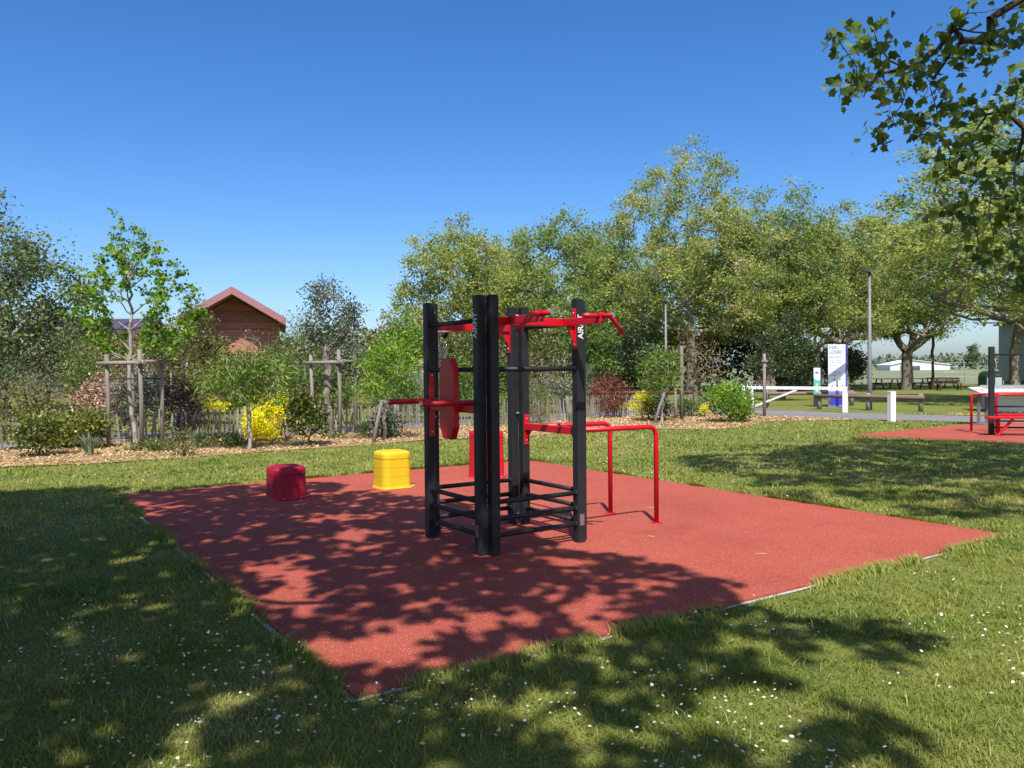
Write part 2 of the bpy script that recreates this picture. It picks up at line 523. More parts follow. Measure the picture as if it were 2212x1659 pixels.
# ------------------------------------------------------------------ foliage helpers
def leaf_template(kind):
    if kind == 'oval':
        v = [(0, 0, 0), (0.45, -0.30, 0.07), (1, 0, -0.05), (0.45, 0.30, 0.07)]
        t = [(0, 1, 2), (0, 2, 3)]
    elif kind == 'lance':
        v = [(0, 0, 0), (0.4, -0.11, 0.03), (1, 0, -0.12), (0.4, 0.11, 0.03)]
        t = [(0, 1, 2), (0, 2, 3)]
    elif kind == 'needle':
        v = [(0, 0, 0), (0.5, -0.045, 0), (1, 0, 0), (0.5, 0.045, 0)]
        t = [(0, 1, 2), (0, 2, 3)]
    else:  # lobed plane / maple leaf
        pol = [(-0.06, 0), (-0.04, -0.30), (0.02, -0.52), (0.30, -0.42), (0.56, -0.58), (0.66, -0.30), (1.02, 0.0),
               (0.66, 0.30), (0.56, 0.58), (0.30, 0.42), (0.02, 0.52), (-0.04, 0.30)]
        v = [(0.3, 0, 0.0)] + [(x, y, -0.42 * (x * x + y * y) + 0.22 * abs(y)) for x, y in pol]
        n = len(pol)
        t = [(0, 1 + i, 1 + (i + 1) % n) for i in range(n)]
    return np.array(v, dtype=float), np.array(t)

def leaves(name, pos, size, mat, tint, kind='oval', up=0.8, out=None, outw=0.6, droop=0.0, parent=None, rng=RNG):
    n = len(pos)
    T, F = leaf_template(kind)
    nrm = rng.normal(size=(n, 3))
    nrm[:, 2] += up
    nrm /= np.linalg.norm(nrm, axis=1)[:, None] + 1e-9
    d = rng.normal(size=(n, 3))
    if out is not None:
        d += outw * 3 * out
    d[:, 2] -= droop
    d -= nrm * np.sum(d * nrm, axis=1)[:, None]
    d /= np.linalg.norm(d, axis=1)[:, None] + 1e-9
    b = np.cross(nrm, d)
    s = np.broadcast_to(np.asarray(size, dtype=float), (n,))[:, None, None]
    V = pos[:, None, :] + s * (T[None, :, 0:1] * d[:, None, :] + T[None, :, 1:2] * b[:, None, :] + T[None, :, 2:3] * nrm[:, None, :])
    k = len(T)
    FF = (np.arange(n) * k)[:, None, None] + F[None]
    tt = np.repeat(np.clip(tint, 0, 1), len(F))
    return fast_mesh(name, V.reshape(-1, 3), FF.reshape(-1, 3), mat, tt)

def grow(root, trunk_top, targets, rng, seg=0.45, r_tip=0.012, pw=2.2, r_max=None, jit=0.12, lift=1.6):
    """branch skeleton: every target is reached from the closest node already there"""
    root, trunk_top = np.array(root, float), np.array(trunk_top, float)
    nt = max(2, int(np.linalg.norm(trunk_top - root) / seg) + 1)
    nodes = [root + (trunk_top - root) * i / (nt - 1) + (rng.normal(size=3) * jit * 0.25 * (0 < i < nt - 1)) for i in range(nt)]
    par = [-1] + list(range(nt - 1))
    arr = np.zeros((nt + len(targets) * 60, 3))
    arr[:nt] = nodes
    cnt = nt
    parr = np.full(len(arr), -1, dtype=int)
    parr[:nt] = par
    order = np.argsort(np.linalg.norm(targets - trunk_top, axis=1))
    for t in targets[order]:
        s = max(0, nt - 2)
        A = arr[s:cnt]
        dd = np.linalg.norm(A - t, axis=1) + lift * np.maximum(0, A[:, 2] - t[2] + 0.1)
        i = s + int(np.argmin(dd))
        p = arr[i]
        L = np.linalg.norm(t - p)
        k = min(50, max(1, int(L / seg)))
        last = i
        sag = rng.normal(size=3) * jit * L * 0.35
        sag[2] -= 0.08 * L
        for q in range(1, k + 1):
            f = q / k
            arr[cnt] = p + (t - p) * f + sag * math.sin(math.pi * f) + (rng.normal(size=3) * jit * seg * 0.5 if q < k else 0)
            parr[cnt] = last
            last = cnt
            cnt += 1
    arr, parr = arr[:cnt], parr[:cnt]
    acc = np.zeros(cnt)
    haschild = np.zeros(cnt, bool)
    haschild[parr[1:]] = True
    if r_max:
        pw = max(1.2, math.log(max(3, int((~haschild).sum()))) / math.log(r_max / r_tip))
    acc[~haschild] = r_tip ** pw
    for i in range(cnt - 1, 0, -1):
        acc[parr[i]] += acc[i]
    rad = acc ** (1 / pw)
    return arr, parr, rad

def skeleton_mesh(name, arr, parr, rad, mat, sides=6, flare=1.35, minr=0.0):
    idx = np.arange(1, len(arr))
    idx = idx[rad[idx] >= minr]
    a, b = arr[parr[idx]], arr[idx]
    ra, rb = rad[parr[idx]].copy(), rad[idx]
    ra = np.minimum(ra, rb * 1.25 + 0.002)
    ra[idx == 1] *= flare
    d = b - a
    L = np.linalg.norm(d, axis=1)[:, None] + 1e-9
    d = d / L
    b = b + d * np.minimum(0.6 * rb[:, None], 0.05)
    ref = np.where(np.abs(d[:, 2:3]) < 0.9, np.array([[0, 0, 1.0]]), np.array([[1.0, 0, 0]]))
    u = np.cross(d, ref)
    u /= np.linalg.norm(u, axis=1)[:, None] + 1e-9
    w = np.cross(d, u)
    ang = np.arange(sides) * 2 * math.pi / sides
    c, s = np.cos(ang), np.sin(ang)
    ring = u[:, None, :] * c[None, :, None] + w[:, None, :] * s[None, :, None]
    va = a[:, None, :] + ring * ra[:, None, None]
    vb = b[:, None, :] + ring * rb[:, None, None]
    V = np.concatenate([va, vb], axis=1).reshape(-1, 3)
    m = len(idx)
    k = np.arange(sides)
    f = np.stack([k, (k + 1) % sides, (k + 1) % sides + sides, k + sides], 1)
    F = (np.arange(m) * 2 * sides)[:, None, None] + f[None]
    return fast_mesh(name, V, F.reshape(-1, 4), mat, smooth=True)

def in_ellipsoid(n, c, r, rng, shell=0.5, zlow=-1.0):
    p = rng.normal(size=(n * 2 + 20, 3))
    p /= np.linalg.norm(p, axis=1)[:, None]
    q = rng.random(len(p)) ** (1 / 3.0)
    q = shell * (0.75 + 0.25 * q) + (1 - shell) * q
    p = p * q[:, None]
    p = p[p[:, 2] > zlow][:n]
    return p * np.array(r) + np.array(c)

def tree(name, label, cat, base, trunk_h, lobes, n_clumps, n_leaves, leaf, kind, mat, bark, rng_seed, sigma=0.35,
         r_tip=0.013, r_max=0.22, seg=0.5, up=0.6, tips=0.0, group=None, shell=0.45, droop=0.0, sides=6, lean=(0, 0), lift=1.6, clump_tint=0.3, tint_mid=0.5, minr=0.0):
    """lobes: [(cx,cy,cz,rx,ry,rz)] relative to base"""
    rng = np.random.default_rng(rng_seed)
    root = empty(name, base)
    vol = np.array([l[3] * l[4] * l[5] for l in lobes]) ** 0.8
    cnts = np.maximum(2, (vol / vol.sum() * n_clumps).astype(int))
    tg = np.concatenate([in_ellipsoid(c, l[:3], l[3:], rng, shell) for c, l in zip(cnts, lobes)])
    arr, parr, rad = grow((0, 0, -0.05), (lean[0], lean[1], trunk_h), tg, rng, seg=seg, r_tip=r_tip, r_max=r_max, lift=lift)
    link('trunk', skeleton_mesh('trunk', arr, parr, rad, bark, sides, minr=minr), root)
    # leaves around every clump, and a few along the twigs
    w = rng.random(len(tg)) ** 1.8 + 0.08
    w /= w.sum()
    ci = rng.choice(len(tg), n_leaves, p=w)
    off = rng.normal(size=(n_leaves, 3)) * sigma * np.array([1, 1, 0.7])
    pos = tg[ci] + off
    if tips > 0:
        k = int(n_leaves * tips)
        small = np.where(rad < r_tip * 2.2)[0]
        ti = rng.choice(small, k)
        pos[:k] = arr[ti] + rng.normal(size=(k, 3)) * sigma * 0.35
    ct = rng.normal(size=len(tg)) * clump_tint
    tint = tint_mid + ct[ci] + rng.normal(size=n_leaves) * 0.16
    outv = off / (np.linalg.norm(off, axis=1)[:, None] + 1e-6)
    me = leaves('crown', pos, leaf * (0.7 + 0.6 * rng.random(n_leaves)), mat, tint, kind, up, outv, droop=droop, rng=rng)
    link('crown', me, root)
    tag(root, label, cat, group)
    return root

def shrub(name, label, cat, base, rad3, n_leaves, leaf, kind, mat, rng_seed, lumps=16, stems='twig', sigma=0.16, zc=None, up=0.5,
          group=None, droop=0.0, stem_n=10, shell=0.7, r_tip=0.006, outw=0.6, zlow=-0.75, tint_mid=0.5, stem_h=0.12):
    rng = np.random.default_rng(rng_seed)
    root = empty(name, base)
    rx, ry, rz = rad3
    zc = rz * 0.95 if zc is None else zc
    tg = in_ellipsoid(lumps, (0, 0, zc), (rx * 0.85, ry * 0.85, rz * 0.85), rng, shell, zlow)
    tg[:, 2] = np.maximum(tg[:, 2], 0.08)
    arr, parr, rd = grow((0, 0, -0.03), (0.02, 0.02, min(stem_h, zc * 0.3)), tg, rng, seg=0.14, r_tip=r_tip, r_max=max(0.018, r_tip * 3.2), jit=0.15, lift=1.2)
    link('branches', skeleton_mesh('branches', arr, parr, rd, M[stems], 5), root)
    ci = rng.integers(0, len(tg), n_leaves)
    off = rng.normal(size=(n_leaves, 3)) * sigma
    pos = tg[ci] + off
    pos[:, 2] = np.maximum(pos[:, 2], 0.03)
    ct = rng.normal(size=len(tg)) * 0.22
    tint = tint_mid + ct[ci] + rng.normal(size=n_leaves) * 0.18
    c = np.array([0, 0, zc])
    outv = pos - c
    outv /= np.linalg.norm(outv, axis=1)[:, None] + 1e-6
    me = leaves('foliage', pos, leaf * (0.7 + 0.6 * rng.random(n_leaves)), mat, tint, kind, up, outv, outw=outw, droop=droop, rng=rng)
    link('foliage', me, root)
    tag(root, label, cat, group)
    return root

def tussock(name, label, cat, base, n, h, spread, mat, seed, width=0.02):
    """strap-leaved clump: arching blades from one base"""
    rng = np.random.default_rng(seed)
    V, F, t = [], [], []
    for i in range(n):
        a = rng.random() * 6.283
        hh = h * (0.6 + 0.4 * rng.random())
        sp = spread * rng.random() ** 0.7
        b0 = np.array([math.cos(a), math.sin(a), 0]) * 0.06 * rng.random()
        side = np.array([-math.sin(a), math.cos(a), 0]) * width / 2
        base_i = len(V)
        for q, wd in ((0, 1), (0.4, 0.9), (0.75, 0.6)):
            p = b0 + np.array([math.cos(a) * sp * q ** 1.7, math.sin(a) * sp * q ** 1.7, hh * (q - 0.12 * q * q * sp / h)])
            V += [p - side * wd, p + side * wd]
        V.append(b0 + np.array([math.cos(a) * sp, math.sin(a) * sp, hh * (1 - 0.25 * sp / h)]))
        F += [(base_i, base_i + 1, base_i + 3), (base_i, base_i + 3, base_i + 2), (base_i + 2, base_i + 3, base_i + 5), (base_i + 2, base_i + 5, base_i + 4), (base_i + 4, base_i + 5, base_i + 6)]
        t += [0.2 + 0.7 * rng.random()] * 5
    me = fast_mesh('leaf_blades', np.array(V), np.array(F), mat, t)
    o = link(name, me)
    o.location = base
    return tag(o, label, cat)

# ================================================================== SETTING
ANG = R(33.6)
CU, SU = math.cos(ANG), math.sin(ANG)
def uv(o, u, v):
    return (o[0] + u * CU - v * SU, o[1] + u * SU + v * CU)

PAD_F = (-0.80, 4.01)
PAD = [PAD_F, uv(PAD_F, 6.68, 0), uv(PAD_F, 6.68, 8.13), uv(PAD_F, 0, 8.13)]
PAD2_O = (8.07, 19.05)          # left corner of the second rubber pad
PAD2 = [(8.07, 19.05), (15.2, 13.6), (19.2, 19.2), (13.6, 23.0), (12.3, 22.1)]
MULCH = [(-16, 11.6), (-11.5, 13.2), (-9.05, 14.18), (-7.61, 14.56), (-6.29, 15.44), (-4.85, 16.62), (-3.14, 17.78), (-2.23, 18.72), (0.53, 19.8),
         (2.09, 21.6), (4.02, 21.74), (5.36, 21.26), (6.29, 22.04), (7.37, 23.87), (8.28, 24.35), (10.3, 24.62),
         (10.75, 24.75), (9.5, 25.75), (8.45, 27.2), (8.5, 28.4), (7.2, 28.9), (3.2, 27.6), (1.5, 25.9), (-4.6, 21.7), (-7.1, 20.8), (-9.4, 19.3), (-11.2, 17.6), (-16, 13.9)]
PATH = [(-16, 14.3), (-11.2, 17.8), (-9.4, 19.5), (-7.1, 21.0), (-4.6, 21.9), (1.5, 26.2), (3.2, 27.9), (7.2, 29.2), (8.7, 28.6), (8.6, 27.3),
        (9.66, 25.84), (10.94, 24.79), (12.86, 23.54), (14.0, 22.95), (20, 19.5), (24, 21), (14.87, 26.03), (13.77, 27.08), (12.24, 28.27), (11.4, 28.9), (10.4, 31.2), (9.0, 33.5), (7, 33),
        (3, 30.4), (1, 28.6), (-5.2, 24.2), (-8, 23.2), (-10.6, 21.5), (-12.6, 19.6), (-17, 16)]
VERGE = [(14.4, 26.9), (15.5, 26.1), (17.2, 25.2), (19.5, 24.4), (18.5, 25.6), (16.5, 26.7), (15, 27.4)]

sheet('ground', [(-1500, -300), (1500, -300), (1500, 2500), (-1500, 2500)], 0.0, M['lawn'])
sheet('field', [(18, 74), (420, 40), (900, 1200), (60, 1200)], 0.006, M['field'])
sheet('path', PATH, 0.008, M['asphalt'])
sheet('mulch_bed', MULCH, 0.016, M['mulch'])
sheet('mulch_verge', VERGE, 0.014, M['mulch'])

def pad(name, poly):
    o = MB().prism(poly, -0.05, 0.022).build(name, M['rubber'])
    o['kind'] = 'structure'
    return o
pad('rubber_pad', PAD)
pad('rubber_pad', PAD2)
# thin concrete edging round the pad, mostly overgrown
edge = MB()
inner = [(-0.004, -0.004), (6.684, -0.004), (6.684, 8.134), (-0.004, 8.134)]
outer = [(-0.038, -0.038), (6.718, -0.038), (6.718, 8.168), (-0.038, 8.168)]
vs = [(*uv(PAD_F, *p), 0.007) for p in inner] + [(*uv(PAD_F, *p), 0.007) for p in outer]
edge.add(vs, [(4 + i, 4 + (i + 1) % 4, (i + 1) % 4, i) for i in range(4)])
o = edge.build('kerb_edging', M['concrete'])
o['kind'] = 'structure'

# ================================================================== FITNESS TOWER
TC = (-0.08, 7.757, 0.022)
HH, AA, WW = 0.515, 0.0412, 0.084
st = empty('fitness_tower', TC, R(33.5))
tag(st, 'black and red outdoor fitness tower with pull-up arms on the near red pad', 'fitness tower')
TOP = 2.27
corners = [(-1, -1), (1, -1), (1, 1), (-1, 1)]
post_me = MB().box((0, 0, TOP / 2), (WW, WW, TOP), 0.003).mesh('post', M['black'])
cap_me = MB().box((0, 0, TOP + 0.004), (WW * 0.94, WW * 0.94, 0.012), 0.004).mesh('post_cap', M['black'])
bolt_me = MB().tube([(0, 0, 0), (0, 0, 0.006), (0, 0, 0.010)], [0.010, 0.010, 0.006], 8).mesh('bolt', M['steel'])
def bolt(parent, p, nrm):
    b = link('bolt', bolt_me, parent)
    b.matrix_local = Matrix.Translation(p) @ Vector(nrm).to_track_quat('Z', 'Y').to_matrix().to_4x4()
    return b
posts = {}
for (su, sv) in corners:
    # two square posts per corner, side by side along the tangent of the corner
    for k, (pu, pv) in enumerate(((su * (HH - AA), sv * (HH + AA)), (su * (HH + AA), sv * (HH - AA)))):
        p = link('post', post_me, st)
        p.location = (pu, pv, 0)
        posts[(su, sv, k)] = p
        c = link('post_cap', cap_me, p)
    # joining bracket with bolts near the top and the foot, set inside the notch
    for z in (0.09, 1.15, TOP - 0.10):
        br = MB()
        cu_, cv_ = su * (HH - 0.004), sv * (HH - 0.004)
        br.box((cu_, cv_, z), (0.03, 0.03, 0.08), 0.003, Matrix.Rotation(R(45), 3, 'Z'))
        b = br.build('corner_bracket', M['black'], st)
        bolt(b, (cu_ - su * 0.018, cv_ - sv * 0.028, z + 0.02), (-su * 0.2, -sv, 0))
        bolt(b, (cu_ - su * 0.028, cv_ - sv * 0.018, z + 0.02), (-su, -sv * 0.2, 0))

# sides: axis along the side, the line both its posts stand on
SIDES = {'fr': ((1, 0), (0, -1)), 'fl': ((0, 1), (-1, 0)), 'rb': ((0, 1), (1, 0)), 'bl': ((1, 0), (0, 1))}
SPAN = HH - AA - WW / 2
OFF = HH + AA
def sp(side, t, z, out=0.0):
    a, n = SIDES[side]
    return (a[0] * t + n[0] * (OFF + out), a[1] * t + n[1] * (OFF + out), z)
rr = 0.022
rung_me = {}
for side in SIDES:
    hs = [0.172, 0.318, 0.465]
    if side == 'fr': hs += [1.63]
    if side == 'fl': hs += [1.63, 2.06]
    if side == 'rb': hs += [2.06]
    for z in hs:
        b = MB().tube([sp(side, -SPAN, z), sp(side, SPAN, z)], rr, 14)
        o = b.build('rung', M['black'], st)
        for s in (-1, 1):
            f = MB().tube([sp(side, s * SPAN, z), sp(side, s * (SPAN - 0.012), z)], 0.030, 14)
            f.build('flange', M['black'], o)

def plate(side, s, z0, z1, t=0.008, w=0.062):
    """red mounting plate on the inner face of one post of a side"""
    a, n = SIDES[side]
    c = sp(side, s * (SPAN - t / 2), (z0 + z1) / 2)
    size = (t, w, z1 - z0) if a[0] else (w, t, z1 - z0)
    o = MB().box(c, size, 0.0035).build('mounting_plate', M['red'], st)
    for z in (z0 + 0.045, z1 - 0.045):
        bolt(o, sp(side, s * (SPAN - t), z), (-s * a[0], -s * a[1], 0))
    return o

# pull-up frame on the front-right side
for s in (-1, 1): plate('fr', s, 1.81, 2.19)
MB().beam(sp('fr', -SPAN + 0.008, 2.055), sp('fr', SPAN - 0.008, 2.055), 0.055, 0.07).build('crossbeam', M['red'], st)
def gusset(side, s, z0, z1, name='gusset'):
    a, n = SIDES[side]
    m = MB()
    t0, t1 = s * (SPAN - 0.008), s * (SPAN - 0.095)
    w = 0.006
    vs = []
    for dn in (-w, w):
        for t, z in ((t0, z1), (t1, z1), (t0, z0)):
            vs.append(sp(side, t, z, dn))
    m.add(vs, [(0, 1, 2), (3, 5, 4), (0, 3, 4, 1), (1, 4, 5, 2), (2, 5, 3, 0)])
    return m.build(name, M['red'], st)
gusset('fr', 1, 1.86, 2.024); gusset('fr', -1, 1.86, 2.024)
for t, hand in ((-SPAN + 0.085, -1), (SPAN - 0.13, 1)):
    arm = MB().beam(sp('fr', t, 2.055, 0.026), sp('fr', t, 2.055, 0.56), 0.055, 0.066).build('pull_up_arm', M['red'], st)
    MB().box(sp('fr', t, 2.075, 0.555), (0.045, 0.03, 0.085), 0.006).build('arm_bracket', M['red'], arm)
    tz = 2.085
    stub = MB().tube([sp('fr', t, tz, 0.50), sp('fr', t, tz, 0.70)], 0.0205, 12).build('stub_grip', M['red'], arm)
    MB().tube([sp('fr', t, tz, 0.70), sp('fr', t, tz, 0.712)], 0.0205, 12).build('end_cap', M['steel'], stub)
    g = MB().tube([sp('fr', t + hand * 0.0, tz, 0.56), sp('fr', t + hand * 0.07, tz, 0.56), sp('fr', t + hand * 0.10, tz - 0.008, 0.56),
                   sp('fr', t + hand * 0.125, tz - 0.03, 0.56), sp('fr', t + hand * 0.235, tz - 0.145, 0.555)], 0.0205, 12)
    h = g.build('angled_handle', M['red'], arm)
    if hand > 0:
        MB().tube([sp('fr', t, tz, 0.545), sp('fr', t - 0.20, tz, 0.545)], 0.0205, 12).build('straight_handle', M['red'], arm)

# dip station on the front-left side
for s in (-1, 1): plate('fl', s, 0.985, 1.625)
MB().beam(sp('fl', -SPAN + 0.008, 1.285), sp('fl', SPAN - 0.008, 1.285), 0.05, 0.085).build('crossbeam', M['red'], st)
for t in (-0.335, 0.335):
    arm = MB().tube([sp('fl', t, 1.335, -0.02), sp('fl', t, 1.338, 0.50)], 0.026, 14).build('dip_bar', M['red'], st)
    MB().tube([sp('fl', t, 1.338, 0.50), sp('fl', t, 1.338, 0.508), sp('fl', t, 1.338, 0.514)], [0.0262, 0.0262, 0.019], 14).build('end_cap', M['steel'], arm)
# long octagonal back pad
pw_, ph_, pt_ = 0.135, 0.37, 0.06
oc = [(-pw_ + 0.055, -ph_), (pw_ - 0.055, -ph_), (pw_, -ph_ + 0.11), (pw_, ph_ - 0.11), (pw_ - 0.055, ph_), (-pw_ + 0.055, ph_), (-pw_, ph_ - 0.11), (-pw_, -ph_ + 0.11)]
bp = MB().prism(oc, 0, pt_ - 0.012)
ocs = [(x * 0.93, y * 0.975) for x, y in oc]
bp.v = bp.v
n8 = 8
base_i = len(bp.v)
bp.add([(x, y, pt_ - 0.012) for x, y in oc] + [(x, y, pt_) for x, y in ocs],
       [(i, (i + 1) % 8, 8 + (i + 1) % 8, 8 + i) for i in range(8)] + [tuple(range(8, 16))])
bp.xform(Matrix(((0, 0, -1, -OFF - 0.03), (-1, 0, 0, -0.025), (0, 1, 0, 1.365), (0, 0, 0, 1))))
bp.build('back_pad', M['red'], st)

# parallel bars on the right-back side
for s in (-1, 1): plate('rb', s, 0.84, 1.155)
MB().beam(sp('rb', -SPAN + 0.008, 1.03), sp('rb', SPAN - 0.008, 1.03), 0.055, 0.07).build('crossbeam', M['red'], st)
gusset('rb', 1, 0.88, 0.999); gusset('rb', -1, 0.88, 0.999)
def bend(p0, corner, p1, r=0.1, n=7):
    p0, c, p1 = Vector(p0), Vector(corner), Vector(p1)
    a, b = (p0 - c).normalized(), (p1 - c).normalized()
    A, B = c + a * r, c + b * r
    ctr = c + (a + b) * r
    out = [p0]
    for i in range(n + 1):
        t = math.pi / 2 * i / n
        out.append(ctr - b * r * math.cos(t) - a * r * math.sin(t))
    return out + [p1]
for vv, uu in ((-0.30, 1.705), (0.416, 1.685)):
    pts = bend((OFF - 0.01, vv, 1.025), (uu, vv, 1.015), (uu, vv, 0.0), 0.095)
    b = MB().tube(pts, 0.0255, 16).build('parallel_bar', M['red'], st)
    MB().tube([(uu, vv, 0.0), (uu, vv, 0.006), (uu, vv, 0.009)], [0.062, 0.062, 0.056], 24).build('base_flange', M['red'], b)

# chain arm on the back-left side
for s in (-1, 1): plate('bl', s, 1.80, 2.12)
MB().beam(sp('bl', -SPAN + 0.008, 2.055), sp('bl', SPAN - 0.008, 2.055), 0.055, 0.07).build('crossbeam', M['red'], st)
gusset('bl', 1, 1.87, 2.024)
arm = MB().beam(sp('bl', -0.13, 2.05, 0.026), sp('bl', -0.13, 2.05, 0.53), 0.05, 0.06).build('chain_arm', M['red'], st)
lab = MB().box(sp('bl', -0.1575, 2.05, 0.30), (0.004, 0.40, 0.05), 0.001).build('silver_label', M['silver'], arm)
MB().box(sp('bl', -0.1025, 2.05, 0.30), (0.004, 0.40, 0.05), 0.001).build('silver_label', M['silver'], arm)
MB().box(sp('bl', -0.13, 2.0175, 0.30), (0.046, 0.42, 0.004), 0.001).build('silver_label', M['silver'], arm)
def chain(o_out, z0, length, dt=0.0):
    m = MB()
    n = int(length / 0.028)
    for i in range(n):
        z = z0 - i * 0.028
        c = Vector(sp('bl', -0.13 + dt, z, o_out))
        pts = []
        for k in range(9):
            a = 2 * math.pi * k / 8
            x, y = 0.011 * math.cos(a), 0.019 * math.sin(a)
            pts.append(c + (Vector((x, 0, y)) if i % 2 else Vector((0, x, y))))
        m.tube(pts, 0.0042, 5, caps=False)
    return m.build('chain', M['chrome'], arm)
chain(0.49, 2.01, 1.02)
chain(0.37, 1.99, 0.80, 0.012)
chain(0.37, 1.86, 0.66, -0.02)
MB().tube([sp('bl', -0.13, 2.02, 0.37), sp('bl', -0.13, 1.985, 0.37), sp('bl', -0.13, 1.96, 0.37)], [0.045, 0.03, 0.014], 10).build('swivel_hook', M['black'], arm)

# lettering and plaques
def face_mtx(p, xdir, ydir):
    x, y = Vector(xdir), Vector(ydir)
    z = x.cross(y)
    m = Matrix((x, y, z)).transposed().to_4x4()
    return Matrix.Translation(p) @ m
pL = (-(HH + AA) - WW / 2 - 0.0015, -(HH - AA), 2.015)
text_part('lettering', 'AIRFIT', 0.088, M['letter'], st, face_mtx(pL, (0, 0, 1), (0, 1, 0)), xs=0.9)
pR = ((HH - AA), -(HH + AA) - WW / 2 - 0.0015, 2.02)
text_part('lettering', 'AIRFIT', 0.088, M['letter'], st, face_mtx(pR, (0, 0, 1), (-1, 0, 0)), xs=0.9)
MB().box((-(HH + AA) - WW / 2 - 0.002, -(HH - AA), 0.215), (0.003, 0.052, 0.105), 0.001).build('plaque', M['plaque'], st)
MB().box(((HH - AA), -(HH + AA) - WW / 2 - 0.002, 0.215), (0.052, 0.003, 0.105), 0.001).build('plaque', M['plaque'], st)

# ================================================================== JUMP BOXES
def rrect(hx, hy, r, n=6):
    p = []
    for cx, cy, a0 in ((hx - r, hy - r, 0), (-hx + r, hy - r, 90), (-hx + r, -hy + r, 180), (hx - r, -hy + r, 270)):
        for i in range(n + 1):
            a = R(a0 + 90 * i / n)
            p.append((cx + r * math.cos(a), cy + r * math.sin(a)))
    return p
def loft(rings, cap=True, smooth=True):
    m = MB()
    n = len(rings[0])
    vs = [v for r in rings for v in r]
    fs = [(k * n + i, k * n + (i + 1) % n, (k + 1) * n + (i + 1) % n, (k + 1) * n + i) for k in range(len(rings) - 1) for i in range(n)]
    m.add(vs, fs, smooth)
    if cap:
        b = len(rings) - 1
        m.f.append(tuple(b * n + i for i in range(n)))
        m.s.append(False)
    return m
def jump_box(loc, h, mat, label, n_groove, name='jump_box', rz=R(33.6)):
    root = empty(name, loc, rz)
    def ring(s, z): return [(x, y, z) for x, y in rrect(s, s, 0.45 * s, 8)]
    a0, a1 = 0.222, 0.212
    body_h = h - 0.105
    rings = [ring(a0 + 0.012, 0.0), ring(a0 + 0.010, 0.008), ring(a0, 0.028), ring(a0, 0.032)]
    for k in range(n_groove):
        z = 0.03 + (body_h - 0.03) * (k + 1) / (n_groove + 1)
        s = a0 + (a1 - a0) * z / h
        rings += [ring(s, z - 0.0065), ring(s, z - 0.004), ring(s - 0.0028, z - 0.002), ring(s - 0.0028, z + 0.002), ring(s, z + 0.004), ring(s, z + 0.0065)]
    rings += [ring(a1, body_h - 0.006), ring(a1, body_h - 0.003), ring(a1 - 0.008, body_h)]
    loft(rings).build('body', mat, root)
    s = a1 + 0.003
    rings = [ring(s - 0.010, body_h + 0.001), ring(s, body_h + 0.004), ring(s, body_h + 0.008), ring(s - 0.001, h - 0.05), ring(s - 0.002, h - 0.042), ring(s - 0.008, h - 0.02), ring(s - 0.022, h - 0.006), ring(s - 0.045, h)]
    loft(rings).build('lid', mat, root)
    # tread ribs moulded into the lid
    for i in range(6):
        y = -0.12 + i * 0.048
        MB().box((0, y, h + 0.0015), (0.27, 0.012, 0.005), 0.001).build('tread_rib', mat, root)
    # bolted feet along two sides
    for sgn, ax in ((-1, 'y'), (1, 'x')):
        c = (0, sgn * (a0 + 0.02), 0.009) if ax == 'y' else (sgn * (a0 + 0.02), 0, 0.009)
        size = (0.34, 0.06, 0.018) if ax == 'y' else (0.06, 0.34, 0.018)
        f = MB().box(c, size, 0.006).build('foot', mat, root)
        for q in (-0.11, 0.11):
            p = (q, c[1] + sgn * 0.01, 0.018) if ax == 'y' else (c[0] + sgn * 0.01, q, 0.018)
            bolt(f, p, (0, 0, 1))
    return tag(root, label, 'jump box', 'plastic jump boxes on the red pad')
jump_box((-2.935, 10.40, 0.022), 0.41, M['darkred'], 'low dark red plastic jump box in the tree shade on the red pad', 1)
jump_box((-1.69, 11.25, 0.022), 0.51, M['yellow'], 'yellow plastic jump box on the red pad', 2)
jump_box((-0.40, 12.22, 0.022), 0.71, M['redbox'], 'tall bright red plastic jump box behind the black tower', 4)

# ================================================================== SECOND STATION (right edge)
s2 = empty('fitness_station', (11.22, 18.85, 0.022), R(-14))
tag(s2, 'black and red fitness station cut by the right edge, on the far red pad', 'fitness station')
for x, y in ((0, 0), (2.1, 0.0), (2.2, 1.3)):
    p = link('post', MB().box((0, 0, 1.03), (0.11, 0.11, 2.06), 0.006).mesh('post', M['black']), s2)
    p.location = (x, y, 0)
for z in (0.17, 0.32, 0.5, 0.66, 1.87):
    MB().tube([(0.055, 0, z), (2.045, 0, z)], 0.02, 12).build('rung', M['black'], s2)
# sit-up bench with splayed legs
bn = MB().box((0.35, -0.32, 0.42), (1.1, 0.3, 0.055), 0.012).build('bench_seat', M['red'], s2)
MB().box((0.75, -0.05, 0.47), (1.3, 0.1, 0.05), 0.01).build('bench_rail', M['red'], s2)
for x0, x1 in ((0.35, 0.02), (0.62, 0.95)):
    MB().beam((x0, -0.32, 0.39), (x1, -0.36, 0.0), 0.05, 0.05).build('bench_leg', M['red'], s2)
MB().beam((0.09, -0.2, 0.0), (0.09, -0.2, 0.4), 0.06, 0.05).build('bench_leg', M['red'], s2)
for yy, x0, x1 in ((1.14, -0.10, 2.2), (0.62, 0.30, 2.2)):
    pts = bend((x1, yy, 0.92), (x0, yy, 0.92), (x0, yy, 0.0), 0.09)
    MB().tube(pts, 0.03, 14).build('parallel_bar', M['red'], s2)

